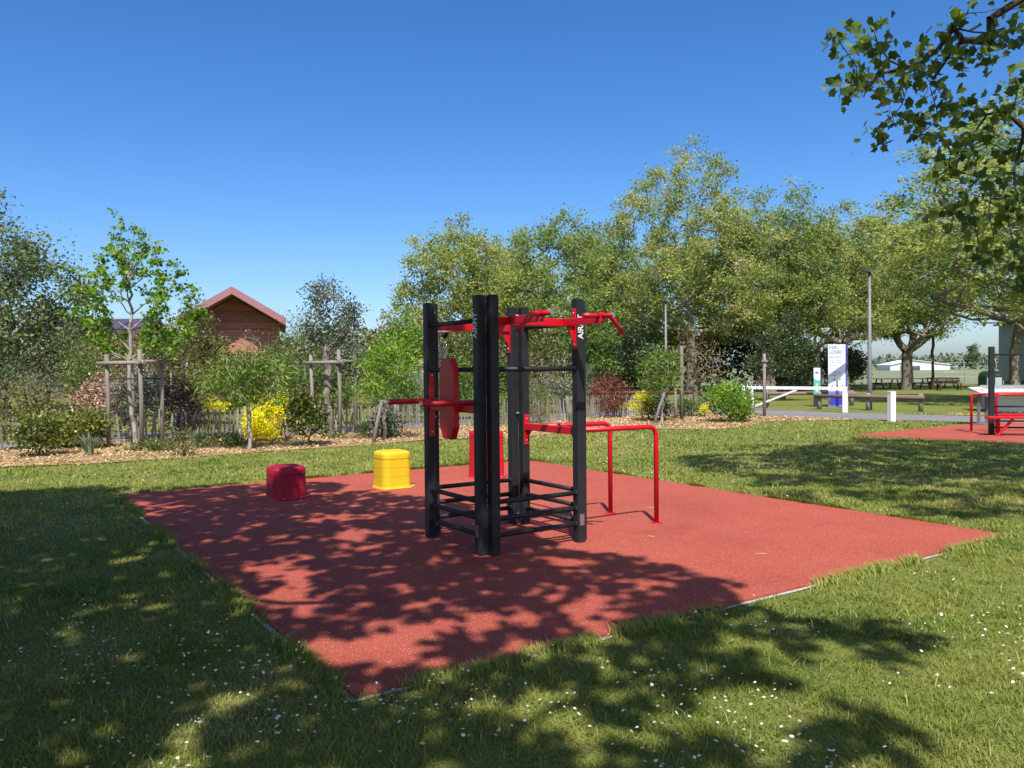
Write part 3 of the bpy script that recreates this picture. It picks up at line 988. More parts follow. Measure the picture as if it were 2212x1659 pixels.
# ================================================================== INFO LECTERN
le = empty('information_lectern', (12.95, 22.15, 0.0), R(38))
tag(le, 'grey metal information lectern with tilted white panel beside the far red pad', 'lectern')
for x in (-0.26, 0.26):
    MB().box((x, 0, 0.42), (0.07, 0.07, 0.84), 0.004).build('leg', M['greymetal'], le)
MB().box((0, 0, 0.03), (0.59, 0.3, 0.05), 0.005).build('base_plate', M['greymetal'], le)
rt = Matrix.Rotation(R(24), 3, 'X')
pn = MB().box((0, 0, 0.92), (0.78, 0.56, 0.04), 0.005, rt).build('panel_tray', M['greymetal'], le)
MB().box((0, -0.009, 0.942), (0.72, 0.50, 0.006), 0.001, rt).build('panel_face', M['signwhite'], pn)
nz = rt @ Vector((0, 0, 1)); ny = rt @ Vector((0, 1, 0))
for (x, y, w, h, mt) in ((0.08, 0.06, 0.22, 0.10, 'greytext'), (-0.22, 0.08, 0.16, 0.09, 'greytext'), (0.2, -0.05, 0.12, 0.04, 'red'), (-0.1, -0.13, 0.4, 0.02, 'greytext')):
    c = Vector((x, -0.009, 0.942)) + ny * y + nz * 0.005
    MB().box(c, (w, h, 0.003), 0, rt).build('printed_block', M[mt], pn)

# ================================================================== SIGNS
tt = empty('welcome_sign', (13.35, 33.07, 0.0), R(-12))
tag(tt, 'tall white and blue park welcome totem behind the white gate', 'sign')
MB().box((0, 0, 0.32), (0.70, 0.13, 0.64), 0.004).build('lower_panel', M['blue2'], tt)
MB().box((-0.02, -0.0, 1.595), (0.66, 0.134, 1.91), 0.004).build('face_panel', M['signwhite'], tt)
MB().box((0.335, 0.0, 1.595), (0.05, 0.138, 1.91), 0.004).build('side_panel', M['blue'], tt)
cir = [(0.02 + 0.24 * math.cos(a * 0.2094), 0.30 + 0.24 * math.sin(a * 0.2094)) for a in range(30)]
MB().prism(cir, 0, 0.004).xform(Matrix(((1, 0, 0, 0), (0, 0, -1, -0.066), (0, 1, 0, 0), (0, 0, 0, 1)))).build('disc', M['blue'], tt)
cir2 = [(-0.20 + 0.14 * math.cos(a * 0.2094), 0.2 + 0.16 * math.sin(a * 0.2094)) for a in range(30)]
MB().prism(cir2, 0, 0.002).xform(Matrix(((1, 0, 0, 0), (0, 0, -1, -0.066), (0, 1, 0, 0), (0, 0, 0, 1)))).build('disc', M['navy'], tt)
FY = -0.0695
def sign_text(body, x, z, size, mat, align='LEFT', shear=0.0, xs=0.85):
    return text_part('lettering', body, size, mat, tt, face_mtx((x, FY, z), (1, 0, 0), (0, 0, 1)), align, shear, xs=xs)
sign_text('PARC', -0.315, 2.42, 0.20, M['navy'], xs=0.80)
text_part('lettering', 'DE', 0.11, M['greytext'], tt, face_mtx((0.225, FY, 2.43), (0, 0, 1), (-1, 0, 0)), xs=0.9)
sign_text('LOISIRS', -0.315, 2.235, 0.20, M['navy'], xs=0.73)
sign_text('Bienvenue', -0.305, 2.05, 0.145, M['greytext'], shear=0.25, xs=0.78)
for i, s in enumerate(("Horaires d'ouverture", 'Du lundi au dimanche', 'De 6 h 30 à 21 h 30')):
    sign_text(s, -0.305, 1.895 - i * 0.075, 0.070, M['greytext'], xs=0.78)
for i, s in enumerate(('Pour le bien-être de tous', 'merci de respecter ces', 'quelques règles')):
    sign_text(s, -0.305, 1.43 - i * 0.072, 0.062, M['greytext'], xs=0.72)
for x, z in ((-0.12, 1.12), (0.10, 1.12), (-0.2, 0.86), (0.0, 0.84), (0.2, 0.86)):
    MB().box((x, FY, z), (0.055, 0.003, 0.06), 0).build('pictogram', M['navy'], tt)
    MB().beam((x - 0.04, FY - 0.003, z - 0.04), (x + 0.04, FY - 0.003, z + 0.04), 0.002, 0.008, 0).build('pictogram', M['greytext'], tt)

ts = empty('exit_sign', (12.58, 33.21, 0.0), R(-12))
tag(ts, 'small green and white exit totem with blue arrow pointing left', 'sign')
MB().box((0, 0, 0.25), (0.27, 0.09, 0.5), 0.003).build('lower_panel', M['violet_dark'], ts)
MB().box((-0.008, 0, 1.05), (0.254, 0.094, 1.10), 0.003).build('face_panel', M['signwhite'], ts)
MB().box((0.127, 0, 1.05), (0.02, 0.098, 1.10), 0.003).build('side_panel', M['blue'], ts)
gp = [(-0.132, 0.5), (0.115, 0.5), (0.115, 1.10), (0.06, 1.09), (0.0, 1.08), (-0.05, 1.11), (-0.10, 1.16), (-0.132, 1.19)]
MB().prism(gp, 0, 0.003).xform(Matrix(((1, 0, 0, 0), (0, 0, -1, -0.0475), (0, 1, 0, 0), (0, 0, 0, 1)))).build('green_band', M['green_sign'], ts)
ar = [(-0.09, 1.40), (-0.02, 1.47), (-0.02, 1.42), (0.075, 1.42), (0.075, 1.38), (-0.02, 1.38), (-0.02, 1.33)]
MB().prism(ar, 0, 0.003).xform(Matrix(((1, 0, 0, 0), (0, 0, -1, -0.0475), (0, 1, 0, 0), (0, 0, 0, 1)))).build('arrow', M['navy'], ts)
text_part('lettering', 'SORTIE', 0.13, M['letter'], ts, face_mtx((0.0, -0.053, 0.78), (0, 0, 1), (-1, 0, 0)), xs=0.9)

# ================================================================== LAMP POSTS
def lamp(loc, label, h=5.15):
    root = empty('street_lamp', loc, R(20))
    MB().tube([(0, 0, 0), (0, 0, 1.2), (0, 0, h - 0.03)], [0.085, 0.075, 0.045], 16).build('pole', M['lamp'], root)
    MB().tube([(0, 0, 0), (0, 0, 0.02)], 0.14, 16).build('base_plate', M['lamp'], root)
    MB().tube([(0, 0, h - 0.12), (0, 0, h)], 0.06, 12).build('collar', M['lamphead'], root)
    m = MB()
    for s in (-1, 1):
        m.add([(0, -0.16, h), (0, 0.16, h), (s * 0.37, 0.13, h + 0.06), (s * 0.37, -0.13, h + 0.06),
               (0, -0.16, h + 0.05), (0, 0.16, h + 0.05), (s * 0.37, 0.13, h + 0.085), (s * 0.37, -0.13, h + 0.085)],
              [(0, 1, 2, 3), (7, 6, 5, 4), (0, 3, 7, 4), (1, 5, 6, 2), (2, 6, 7, 3)])
    m.build('lamp_head', M['lamphead'], root)
    return tag(root, label, 'street lamp', 'park street lamps')
lamp((13.40, 30.17, 0), 'tall grey lamp post with flat winged head, right of the welcome sign')
lamp((8.13, 42.5, 0), 'farther grey lamp post with flat winged head, standing in front of the plane trees')

# ================================================================== GATE, POSTS, RAILS
gt = empty('barrier_gate', (9.0, 31.3, 0), math.atan2(28.7 - 31.3, 11.87 - 9.0))
GL = math.hypot(2.87, 2.6)
tag(gt, 'white wooden barrier gate with diagonal brace across the park path', 'gate')
MB().box((0, 0, 0.5), (0.15, 0.15, 1.0), 0.01).build('hinge_post', M['white'], gt)
MB().box((GL, 0, 0.41), (0.15, 0.15, 0.82), 0.01).build('latch_post', M['white'], gt)
MB().beam((0.079, 0, 0.86), (GL + 0.08, 0, 0.86), 0.09, 0.115, 0.008).build('top_bar', M['white'], gt)
MB().beam((0.35, 0, 0.10), (GL * 0.55, 0, 0.80), 0.06, 0.07, 0.006).build('brace', M['white'], gt)
MB().box((0.35, 0, 0.43), (0.1, 0.1, 0.86 - 0.06), 0.008).build('upright', M['white'], gt)
MB().box((GL + 0.115, 0, 0.86), (0.06, 0.07, 0.06), 0.01).build('reflector', M['red'], gt)
for x in (2.95, 3.05, 3.22, 3.4, 3.5):
    MB().box((x, -0.048, 0.86), (0.012, 0.004, 0.1), 0).build('mark', M['greymetal'], gt)
wp = empty('white_post', (11.24, 23.85, 0), R(15))
MB().box((0, 0, 0.43), (0.17, 0.17, 0.86), 0.008).build('shaft', M['white'], wp)
MB().box((0, 0, 0.875), (0.185, 0.185, 0.03), 0.008).build('cap', M['white'], wp)
tag(wp, 'free-standing white wooden post by the path, between gate and far red pad', 'post')

def rail_fence(a, b, n_posts, mat, label, h=0.52):
    a, b = Vector((*a, 0)), Vector((*b, 0))
    root = empty('rail_fence', a, math.atan2(b.y - a.y, b.x - a.x))
    L = (b - a).length
    MB().tube([(-0.15, -0.09, h), (L * 0.5, -0.09, h + 0.008), (L + 0.15, -0.09, h)], 0.075, 10).build('rail', mat, root)
    for i in range(n_posts):
        x = L * i / (n_posts - 1)
        MB().tube([(x, 0.02, -0.05), (x, 0.02, h + 0.13)], [0.085, 0.08], 10).build('post', M['stake'], root)
    return tag(root, label, 'fence', 'low log rail fences')
rail_fence((11.88, 31.15), (14.65, 28.87), 3, M['rail'], 'low brown log rail fence in front of the welcome sign')
rail_fence((10.9, 34.4), (14.3, 33.9), 2, M['rail'], 'low log rail behind the exit sign, left of the welcome sign')
rail_fence((3.6, 38.0), (8.6, 36.6), 3, M['railred'], 'low red-brown log rail seen past the twiggy tree, left of the gate')
rail_fence((18.1, 29.3), (22.5, 27.2), 3, M['rail'], 'low log rail in front of the concrete table at the right edge')

# metal cycle barrier behind the gate
cb = empty('metal_barrier', (9.45, 32.6, 0), R(-8))
tag(cb, 'grey metal barred barrier standing behind the left end of the white gate', 'barrier')
for x in (-0.55, 0.85):
    MB().tube([(x, 0, 0), (x, 0, 0.95)], 0.03, 10).build('leg', M['greymetal'], cb)
for z in (0.25, 0.62, 0.95):
    MB().tube([(-0.55, 0, z), (0.85, 0, z)], 0.02, 8).build('rail', M['greymetal'], cb)
for i in range(8):
    MB().tube([(-0.4 + i * 0.16, 0, 0.62), (-0.4 + i * 0.16, 0, 0.95)], 0.011, 6).build('bar', M['steel'], cb)

# stakes
def stake(loc, h, label, r=0.045, lean=(0, 0)):
    o = MB().tube([(0, 0, -0.1), (lean[0] * 0.5, lean[1] * 0.5, h * 0.5), (lean[0], lean[1], h - 0.015), (lean[0], lean[1], h)], [r, r * 0.97, r * 0.93, r * 0.7], 10).build('wooden_stake', M['stake'])
    o.location = loc
    return tag(o, label, 'stake', 'wooden stakes')
stake((8.39, 26.78, 0), 2.1, 'tall lone wooden stake with crosspiece in front of the white gate', 0.055)
stake((5.36, 25.44, 0), 2.35, 'tallest wooden stake beside the right lance-leaved tree', 0.06)
stake((5.21, 25.69, 0), 1.0, 'short pale wooden stake left of the tall one by the right lance-leaved tree', 0.05)
stake((4.14, 23.61, 0), 0.95, 'leaning wooden stake at the foot of the right lance-leaved tree', 0.04, (0.35, 0.1))
stake((-3.20, 18.42, 0), 0.95, 'leaning wooden stake at the foot of the lance-leaved tree near the tower', 0.045, (0.20, 0.1))
MB_ = MB().box((0, 0, 0), (0.22, 0.06, 0.07), 0.01)
o = MB_.build('crosspiece', M['stake']); o.location = (8.39, 26.72, 1.85)
o.parent = [x for x in bpy.data.objects if x.name.startswith('wooden_stake')][0]; o.location = (0, -0.06, 1.85)

# tree guards: three or four stakes, round rails and a rubber tie
def tree_guard(pts, h, label, rails=((0, 1),), r=0.048, zr=1.85):
    c = Vector((sum(p[0] for p in pts) / len(pts), sum(p[1] for p in pts) / len(pts), 0))
    root = empty('tree_guard', c)
    L = [Vector((p[0] - c.x, p[1] - c.y, 0)) for p in pts]
    for i, p in enumerate(L):
        hh = h * (0.97 + 0.06 * ((i * 37) % 10) / 10)
        MB().tube([p + Vector((0, 0, -0.1)), p + Vector((0.01, 0, hh * 0.5)), p + Vector((-0.015, 0, hh))], [r, r * 0.97, r * 0.92], 10).build('stake', M['stake'], root)
    for a, b in rails:
        d = (L[b] - L[a]).normalized()
        off = Vector((d.y, -d.x, 0)) * (r * 1.6)
        if off.y > 0: off = -off
        za = zr + 0.012 * (a + b)
        MB().tube([L[a] - d * 0.2 + off + Vector((0, 0, za)), L[b] + d * 0.2 + off + Vector((0, 0, za + 0.01))], r * 0.95, 10).build('rail', M['stake'], root)
    for a, b in rails:
        d = (L[b] - L[a])
        MB().box(L[a] + d / 2 + Vector((0, 0, zr - 0.33)), (0.025, d.length, 0.03), 0, Matrix.Rotation(math.atan2(d.y, d.x) - math.pi / 2, 3, 'Z')).build('rubber_tie', M['rubbertie'], root)
    return tag(root, label, 'tree guard', 'wooden tree guards')
tree_guard([(-8.90, 17.73), (-8.02, 17.40), (-7.90, 18.15), (-8.75, 18.55)], 2.13, 'large wooden tree guard round the bright green maple, nearest on the left', ((0, 1), (1, 2)))
tree_guard([(-5.16, 20.75), (-4.33, 20.22), (-4.10, 21.04)], 2.16, 'wooden tree guard round the cork-barked tree, left of the tower', ((0, 1), (1, 2)))
tree_guard([(-17.7, 32.4), (-16.9, 32.2), (-17.0, 33.0)], 2.16, 'distant wooden tree guard at left beside the coppery shrub', ((0, 1),))
tree_guard([(-14.9, 35.2), (-14.1, 35.0), (-14.0, 35.8)], 2.16, 'distant wooden tree guard behind the purple shrub, left of the house gable', ((0, 1),))
tree_guard([(-10.5, 36.5), (-9.6, 36.2), (-9.5, 37.0)], 2.16, 'distant wooden tree guard below the feathery tree, right of the house', ((0, 1),))
tree_guard([(-4.95, 37.2), (-4.10, 37.0), (-4.25, 37.8)], 2.16, 'distant wooden tree guard just left of the tower', ((0, 1),))

# ================================================================== PALING FENCE
FL = [(-15, 13.9), (-11, 17.2), (-9.25, 18.85), (-7, 20.35), (-4.5, 21.3), (1.8, 25.55), (3.4, 27.15), (7.3, 28.45)]
pf = empty('paling_fence', (-4.5, 21.3, 0))
tag(pf, 'low grey chestnut paling fence running along the back of the mulch bed', 'fence')
seglen = [math.hypot(FL[i + 1][0] - FL[i][0], FL[i + 1][1] - FL[i][1]) for i in range(len(FL) - 1)]
tot = sum(seglen)
def along(s):
    for i, l in enumerate(seglen):
        if s <= l or i == len(seglen) - 1:
            f = s / l
            a, b = FL[i], FL[i + 1]
            return a[0] + (b[0] - a[0]) * f, a[1] + (b[1] - a[1]) * f, math.atan2(b[1] - a[1], b[0] - a[0])
        s -= l
slat_mes = [MB().prism([(-w, 0), (w, 0.004), (w * 0.8, 0.68), (w * 0.1, 0.73), (-w * 0.85, 0.67)], -0.007, 0.007).xform(Matrix(((1, 0, 0, 0), (0, 0, 1, 0), (0, 1, 0, 0), (0, 0, 0, 1)))).mesh('slat', M['slat']) for w in (0.02, 0.025, 0.03, 0.023)]
s = 0.3
cntS = 0
rs = np.random.default_rng(3)
while s < tot and cntS < 300:
    x, y, a = along(s)
    o = link('slat', slat_mes[cntS % 4], pf)
    o.location = (x + 4.5, y - 21.3, -0.02 + 0.03 * rs.normal())
    o.rotation_euler = (0.05 * rs.normal(), 0.06 * rs.normal(), a)
    cntS += 1
    s += 0.098 + 0.012 * rs.normal()
for i, z in enumerate((0.16, 0.52)):
    pts = []
    for k in range(41):
        x, y, a = along(tot * k / 40 * 0.999)
        pts.append((x + 4.5, y - 21.3 - 0.012, z))
    MB().tube(pts, 0.004, 4).build('wire', M['steel'], pf)
k = 0.5
while k < tot:
    x, y, a = along(k)
    p = MB().tube([(x + 4.5, y - 21.3 + 0.05, -0.05), (x + 4.5, y - 21.3 + 0.05, 0.78)], 0.035, 8).build('post', M['stake'], pf)
    k += 2.0

# ================================================================== BUILDINGS
# timber house: gable towards the camera, deep roof overhang that shades the boards
hs = empty('timber_house', (-16.06, 46.65, 0), R(16))
tag(hs, 'red-brown timber house gable with deep mauve roof overhang, behind the garden', 'house')
PK, SL = 5.95, 0.60            # wall peak height and slope
HW = 2.55
def gable_poly(hw, pk, sl): return [(-hw, 0), (hw, 0), (hw, pk - sl * hw), (0, pk), (-hw, pk - sl * hw)]
XZ = Matrix(((1, 0, 0, 0), (0, 0, 1, 0), (0, 1, 0, 0), (0, 0, 0, 1)))
MB().prism(gable_poly(HW - 0.03, PK - 0.02, SL), 0.03, 9.0).xform(XZ).build('wall', M['siding'], hs)
z = 0.0
bh = 0.145
while z < PK - 0.1:
    z1 = min(z + bh - 0.012, PK - 0.03)
    wtop = min(HW, (PK - z1) / SL)
    wbot = min(HW, (PK - z) / SL)
    MB().prism([(-wbot, z), (wbot, z), (max(wtop, 0.02), z1), (-max(wtop, 0.02), z1)], 0.0, 0.028).xform(XZ).build('board', M['siding'], hs)
    z += bh
rf = MB()
for sg in (-1, 1):
    e = 2.9
    p = [(0, PK + 0.48), (sg * e, PK + 0.48 - SL * e), (sg * e, PK + 0.06 - SL * e), (0, PK + 0.06)]
    rf.prism(p, -1.70, 9.4)
rf.xform(XZ).build('roof', M['roof_mauve'], hs)
# lower annexe with solar roof, left
an = empty('annexe_building', (-28.2, 53.0, 0), R(4))
tag(an, 'low building with dark mauve roof behind the bright green maple', 'building')
MB().box((0, 2.5, 2.1), (7.4, 5.0, 4.2), 0.02).build('wall', M['annexe'], an)
r_ = MB()
r_.add([(-4, -0.4, 4.22), (4, -0.4, 4.22), (4, 2.6, 5.25), (-4, 2.6, 5.25), (-4, 5.6, 4.22), (4, 5.6, 4.22),
        (-4, -0.4, 4.36), (4, -0.4, 4.36), (4, 2.6, 5.39), (-4, 2.6, 5.39), (-4, 5.6, 4.36), (4, 5.6, 4.36)],
       [(6, 7, 8, 9), (9, 8, 11, 10), (0, 3, 2, 1), (3, 4, 5, 2), (0, 1, 7, 6), (1, 2, 8, 7), (2, 5, 11, 8), (5, 4, 10, 11), (4, 3, 9, 10), (3, 0, 6, 9)])
rr_ = r_.build('roof', M['roof_solar'], an)
for i in range(6):
    MB().box((-3.0 + i * 1.2, 1.05, 4.93), (1.1, 2.3, 0.05), 0.01, Matrix.Rotation(math.atan2(1.03, 3.0), 3, 'X')).build('solar_panel', M['roof_solar'], rr_)

# grey rendered building at the right edge
gb = empty('rendered_building', (38.4, 57.0, 0), R(-6))
tag(gb, 'grey rendered building with dappled wall at the right edge behind the trees', 'building')
MB().box((5.0, 4.0, 2.6), (10, 8, 4.4), 0.02).build('wall', M['render_wall'], gb)
MB().box((5.2, 4.1, 0.42), (9.6, 7.7, 0.84), 0.02).build('plinth', M['concrete'], gb)
MB().box((5.0, 4.0, 4.88), (10.6, 8.6, 0.16), 0.02).build('roof', M['concrete'], gb)
MB().tube([(0.25, -0.06, 0.2), (0.25, -0.06, 4.75)], 0.05, 8).build('downpipe', M['white'], gb)
dr = MB().box((3.2, -0.012, 1.75), (1.0, 0.05, 2.1), 0.01).build('door', M['greymetal'], gb)
MB().tube([(3.6, -0.06, 1.7), (3.6, -0.06, 1.85)], 0.02, 6).build('handle', M['steel'], dr)
MB().box((6.2, -0.012, 2.6), (1.4, 0.05, 0.9), 0.01).build('window', M['greymetal'], gb)

# far hangar and airfield things
hg = empty('hangar', (152, 300, 0), R(-8))
tag(hg, 'long low white hangar across the airfield', 'hangar')
MB().prism([(-10.5, 0), (10.5, 0), (10.5, 2.0), (-2.5, 3.6), (-10.5, 2.0)], 0, 16).xform(XZ).build('wall', M['hangar'], hg)
m_ = MB()
for p0, p1 in (((-11, 1.95), (-2.5, 3.75)), ((-2.5, 3.75), (11, 1.9))):
    m_.prism([p0, p1, (p1[0], p1[1] + 0.15), (p0[0], p0[1] + 0.15)], -0.5, 16.5)
m_.xform(XZ).build('roof', M['white'], hg)
MB().box((-3.5, -0.05, 0.8), (7, 0.1, 1.6), 0.01).build('opening', M['hangar_dark'], hg)
vn = empty('far_shed', (192, 310, 0), 0)
tag(vn, 'small ochre flat-roofed shed on the far side of the airfield', 'shed')
MB().box((0, 0, 1.3), (9, 4, 2.6), 0.02).build('wall', M['mulch'], vn)
MB().box((0.5, 0, 2.9), (12, 5, 0.2), 0.02).build('roof', M['hangar'], vn)

# airfield wire fence: thin posts
af = empty('airfield_fence', (40, 76, 0), 0)
tag(af, 'thin wire fence with angled post tops along the airfield', 'fence')
apost = MB().tube([(0, 0, 0), (0, 0, 1.9), (-0.25, -0.1, 2.3)], 0.03, 6).mesh('post', M['concrete'])
for i in range(22):
    o = link('post', apost, af)
    o.location = (-22 + i * 3.0, -i * 0.32 + 7, 0)
for z in (0.5, 1.0, 1.5, 1.9):
    MB().tube([(-22, 7, z), (41, 0.28, z)], 0.006, 4).build('wire', M['steel'], af)

# ================================================================== TABLES, BENCH, BIN
def picnic(loc, rz, label):
    root = empty('picnic_table', loc, rz)
    for i in range(5):
        MB().box((0, -0.32 + i * 0.16, 0.75), (1.9, 0.145, 0.045), 0.005).build('top_plank', M['oldwood'], root)
    for s in (-1, 1):
        for k in (0, 1):
            MB().box((0, s * (0.68 + 0.14 * k), 0.45), (1.9, 0.13, 0.045), 0.005).build('seat_plank', M['oldwood'], root)
        for q in (-0.6, 0.6):
            MB().beam((q, s * 0.25, 0.72), (q, s * 0.62, 0.0), 0.05, 0.09).build('leg', M['oldwood'], root)
    for q in (-0.6, 0.6):
        MB().beam((q + 0.055, -0.85, 0.40), (q + 0.055, 0.85, 0.40), 0.05, 0.09).build('crossbar', M['oldwood'], root)
    return tag(root, label, 'picnic table', 'dark picnic tables under the plane trees')
picnic((26.3, 56.5, 0), R(8), 'dark picnic table just left of the plane trunk with forked limbs')
picnic((28.3, 56.3, 0), R(4), 'dark picnic table just right of the plane trunk with forked limbs')
picnic((31.7, 59.4, 0), R(6), 'dark picnic table right of the slender trunk, behind the bench')
picnic((9.4, 51.5, 0), R(20), 'dark picnic table in the shade left of the barred metal barrier')
bq = empty('park_bench', (28.9, 53.2, 0), R(6))
tag(bq, 'dark slatted park bench in front of the picnic table by the slender trunk', 'bench')
for i in range(3):
    MB().box((0, -0.14 + i * 0.13, 0.45), (1.8, 0.11, 0.04), 0.004).build('seat_slat', M['oldwood'], bq)
for i in range(2):
    MB().box((0, 0.24, 0.62 + i * 0.15), (1.8, 0.04, 0.11), 0.004).build('back_slat', M['oldwood'], bq)
for x in (-0.72, 0.72):
    for y in (-0.13, 0.2):
        MB().box((x, y, 0.21 if y < 0 else 0.41), (0.08, 0.06, 0.42 if y < 0 else 0.82), 0.004).build('leg', M['oldwood'], bq)

pp = empty('concrete_table', (17.25, 28.1, 0), R(-12))
tag(pp, 'pale concrete table-tennis table behind the far fitness station', 'table')
MB().box((0.15, 0.6, 0.75), (1.55, 2.6, 0.08), 0.01).build('table_top', M['concrete_white'], pp)
MB().box((0.15, 0.0, 0.36), (0.95, 0.22, 0.70), 0.02).build('leg', M['concrete_white'], pp)
MB().box((0.15, 1.3, 0.36), (0.95, 0.22, 0.70), 0.02).build('leg', M['concrete_white'], pp)
MB().box((0.15, 0.6, 0.865), (1.6, 0.03, 0.15), 0.004).build('net', M['steel'], pp)

bi = empty('litter_bin', (30.0, 50.5, 0), R(12))
tag(bi, 'dark green domed double litter bin with grey front panels', 'litter bin')
prof = [(-0.62, 0), (0.62, 0), (0.62, 0.95), (0.5, 1.18), (0.25, 1.28), (-0.25, 1.28), (-0.5, 1.18), (-0.62, 0.95)]
MB().prism(prof, -0.32, 0.32).xform(XZ).build('body', M['bin'], bi)
for x in (-0.29, 0.29):
    MB().box((x, -0.325, 0.5), (0.48, 0.03, 0.75), 0.02).build('front_panel', M['bin_panel'], bi)
    MB().box((x, -0.322, 1.03), (0.34, 0.02, 0.13), 0.01).build('opening', M['hangar_dark'], bi)

# ================================================================== TREES
# --- plane trees of the far row
def plane_proto(label, base, h, w, seed, n_leaf, mat, lean=(0, 0), trunk_h=2.6):
    lb = [(lean[0], lean[1], h * 0.60, w * 0.50, w * 0.48, h * 0.28),
          (-w * 0.28, 0.3, h * 0.48, w * 0.30, w * 0.32, h * 0.22),
          (w * 0.28, -0.2, h * 0.50, w * 0.30, w * 0.32, h * 0.23),
          (w * 0.10 + lean[0], -w * 0.2, h * 0.42, w * 0.36, w * 0.25, h * 0.17),
          (w * 0.05 + lean[0], 0, h * 0.83, w * 0.24, w * 0.24, h * 0.16),
          (-w * 0.20 + lean[0], 0, h * 0.74, w * 0.22, w * 0.22, h * 0.16),
          (w * 0.22 + lean[0], 0.3, h * 0.72, w * 0.20, w * 0.2, h * 0.17)]
    return tree('plane_tree', label, 'tree', base, trunk_h, lb, 430, n_leaf, 0.165, 'oval', mat, M['bark'], seed,
                sigma=0.29, r_tip=0.018, r_max=0.31, seg=0.7, up=0.7, lift=2.6, tips=0.12, group='plane trees', shell=0.35, sides=6, clump_tint=0.26, minr=0.0)
NL = 24000
PT = [  # x, y, height, width, label, material
    (-3.0, 48, 11.0, 7.0, 'leftmost plane tree of the pale green row, its crown edge against the sky', 0),
    (2.9, 50, 11.8, 8.6, 'second plane tree from the left in the row, right above the black tower', 1),
    (10.97, 49.25, 15.7, 10.4, 'tallest plane tree of the row, behind the farther lamp post', 0),
    (16.48, 51.34, 13.8, 8.6, 'plane tree with pale trunk rising behind the white gate', 1),
    (21.6, 52.5, 12.9, 8.4, 'plane tree directly behind the welcome sign', 0),
    (26.99, 55.13, 13.2, 7.8, 'plane tree with thick forked trunk between the picnic tables', 1),
    (34.0, 54.5, 15.5, 9.0, 'plane tree in front of the grey rendered building at right', 0),
    (12.9, 56.0, 11.5, 7.0, 'shorter plane tree standing behind the tallest one', 1),
]
protos = []
for i, (x, y, h, w, lab_, mk) in enumerate(PT[:5]):
    protos.append(plane_proto(lab_, (x, y, 0), h, w, 100 + i, NL if i != 2 else 33000, M['lf_plane'] if mk == 0 else M['lf_plane2'], lean=(0.3 if i % 2 else -0.3, 0)))
def plane_copy(src, x, y, h, hsrc, label, rz, wide=1.0):
    o = copy_tree(protos[src])
    o.location = (x, y, 0)
    k = h / hsrc
    o.scale = (k * wide, k * wide, k)
    o.rotation_euler = (0, 0, rz)
    o['label'] = label
    return o
plane_copy(3, 26.99, 55.13, 13.2, 13.8, PT[5][4], 2.1)
plane_copy(2, 34.0, 54.5, 14.5, 15.0, PT[6][4], 1.0)
plane_copy(1, 12.9, 57.0, 11.5, 11.8, PT[7][4], 2.6)
plane_copy(0, -0.2, 57.0, 11.3, 11.0, 'plane tree filling the gap behind the two leftmost ones', 1.3)
plane_copy(1, 6.6, 60.0, 12.4, 11.8, 'plane tree behind and left of the tallest one', 0.7)
plane_copy(4, 19.0, 62.0, 13.6, 12.9, 'plane tree behind the pale-trunked one near the gate', 1.9)
plane_copy(3, 31.0, 63.0, 14.2, 13.8, 'plane tree far behind the bench and the slender trunk', 3.4)
plane_copy(2, 41.5, 50.0, 15.0, 15.0, 'plane tree at the far right edge, its branches over the grey building', 4.0)
plane_copy(4, 25.0, 66.0, 13.5, 12.9, 'plane tree behind the one with the forked trunk', 0.2)
plane_copy(2, 22.3, 33.5, 13.6, 15.0, 'plane tree just beyond the right edge, crown filling the middle of that edge', 5.1, 1.45)
# unseen plane trees added behind the viewer to block sky light and deepen shade
plane_copy(0, -13.0, -7.0, 12.5, 11.0, 'added unseen plane tree behind the viewer, to the left, blocking sky light', 0.5)
plane_copy(3, 4.5, -9.0, 13.8, 13.8, 'added unseen plane tree right behind the viewer, blocking sky light', 1.5)
plane_copy(4, 15.0, -6.0, 13.5, 12.9, 'added unseen plane tree behind the viewer, to the right, blocking sky light', 2.5)
plane_copy(1, -22.0, -4.0, 12.5, 11.8, 'added unseen plane tree far to the left of the viewer, blocking sky light', 3.5)
# slender young trunk
tree('young_tree', 'slender young tree with dark straight trunk beside the picnic table', 'tree', (28.89, 55.28, 0), 3.6,
     [(0, 0, 5.2, 1.2, 1.2, 1.6)], 40, 900, 0.16, 'oval', M['lf_plane'], M['bark_dark'], 131, sigma=0.25, r_max=0.09, seg=0.5, minr=0.0)

# --- big tree at the left edge
tree('broad_tree', 'big grey-green broadleaf tree at the left edge', 'tree', (-20.6, 29.0, 0), 2.6,
     [(0, 0, 4.9, 4.2, 3.8, 3.0), (3.4, -0.4, 4.2, 2.6, 2.6, 2.5), (0.4, 0, 7.3, 2.0, 2.0, 1.4), (-3, 0, 6.0, 3.0, 3.0, 3.2), (2.0, -1.8, 2.8, 2.4, 1.8, 1.5)],
     340, 34000, 0.14, 'oval', M['lf_broad'], M['bark_dark'], 140, sigma=0.30, r_tip=0.014, r_max=0.3, seg=0.6, up=0.7, shell=0.6, tint_mid=0.42, minr=0.016)
tree('broad_tree', 'smaller dark green tree behind the mauve-roofed annexe at left', 'tree', (-24.0, 38.0, 0), 2.0,
     [(0, 0, 4.2, 3.4, 3.2, 3.0), (2.2, 0, 3.0, 2.2, 2.2, 2.0)], 120, 8000, 0.19, 'oval', M['lf_dark'], M['bark_dark'], 141, sigma=0.34, r_max=0.22, seg=0.6)

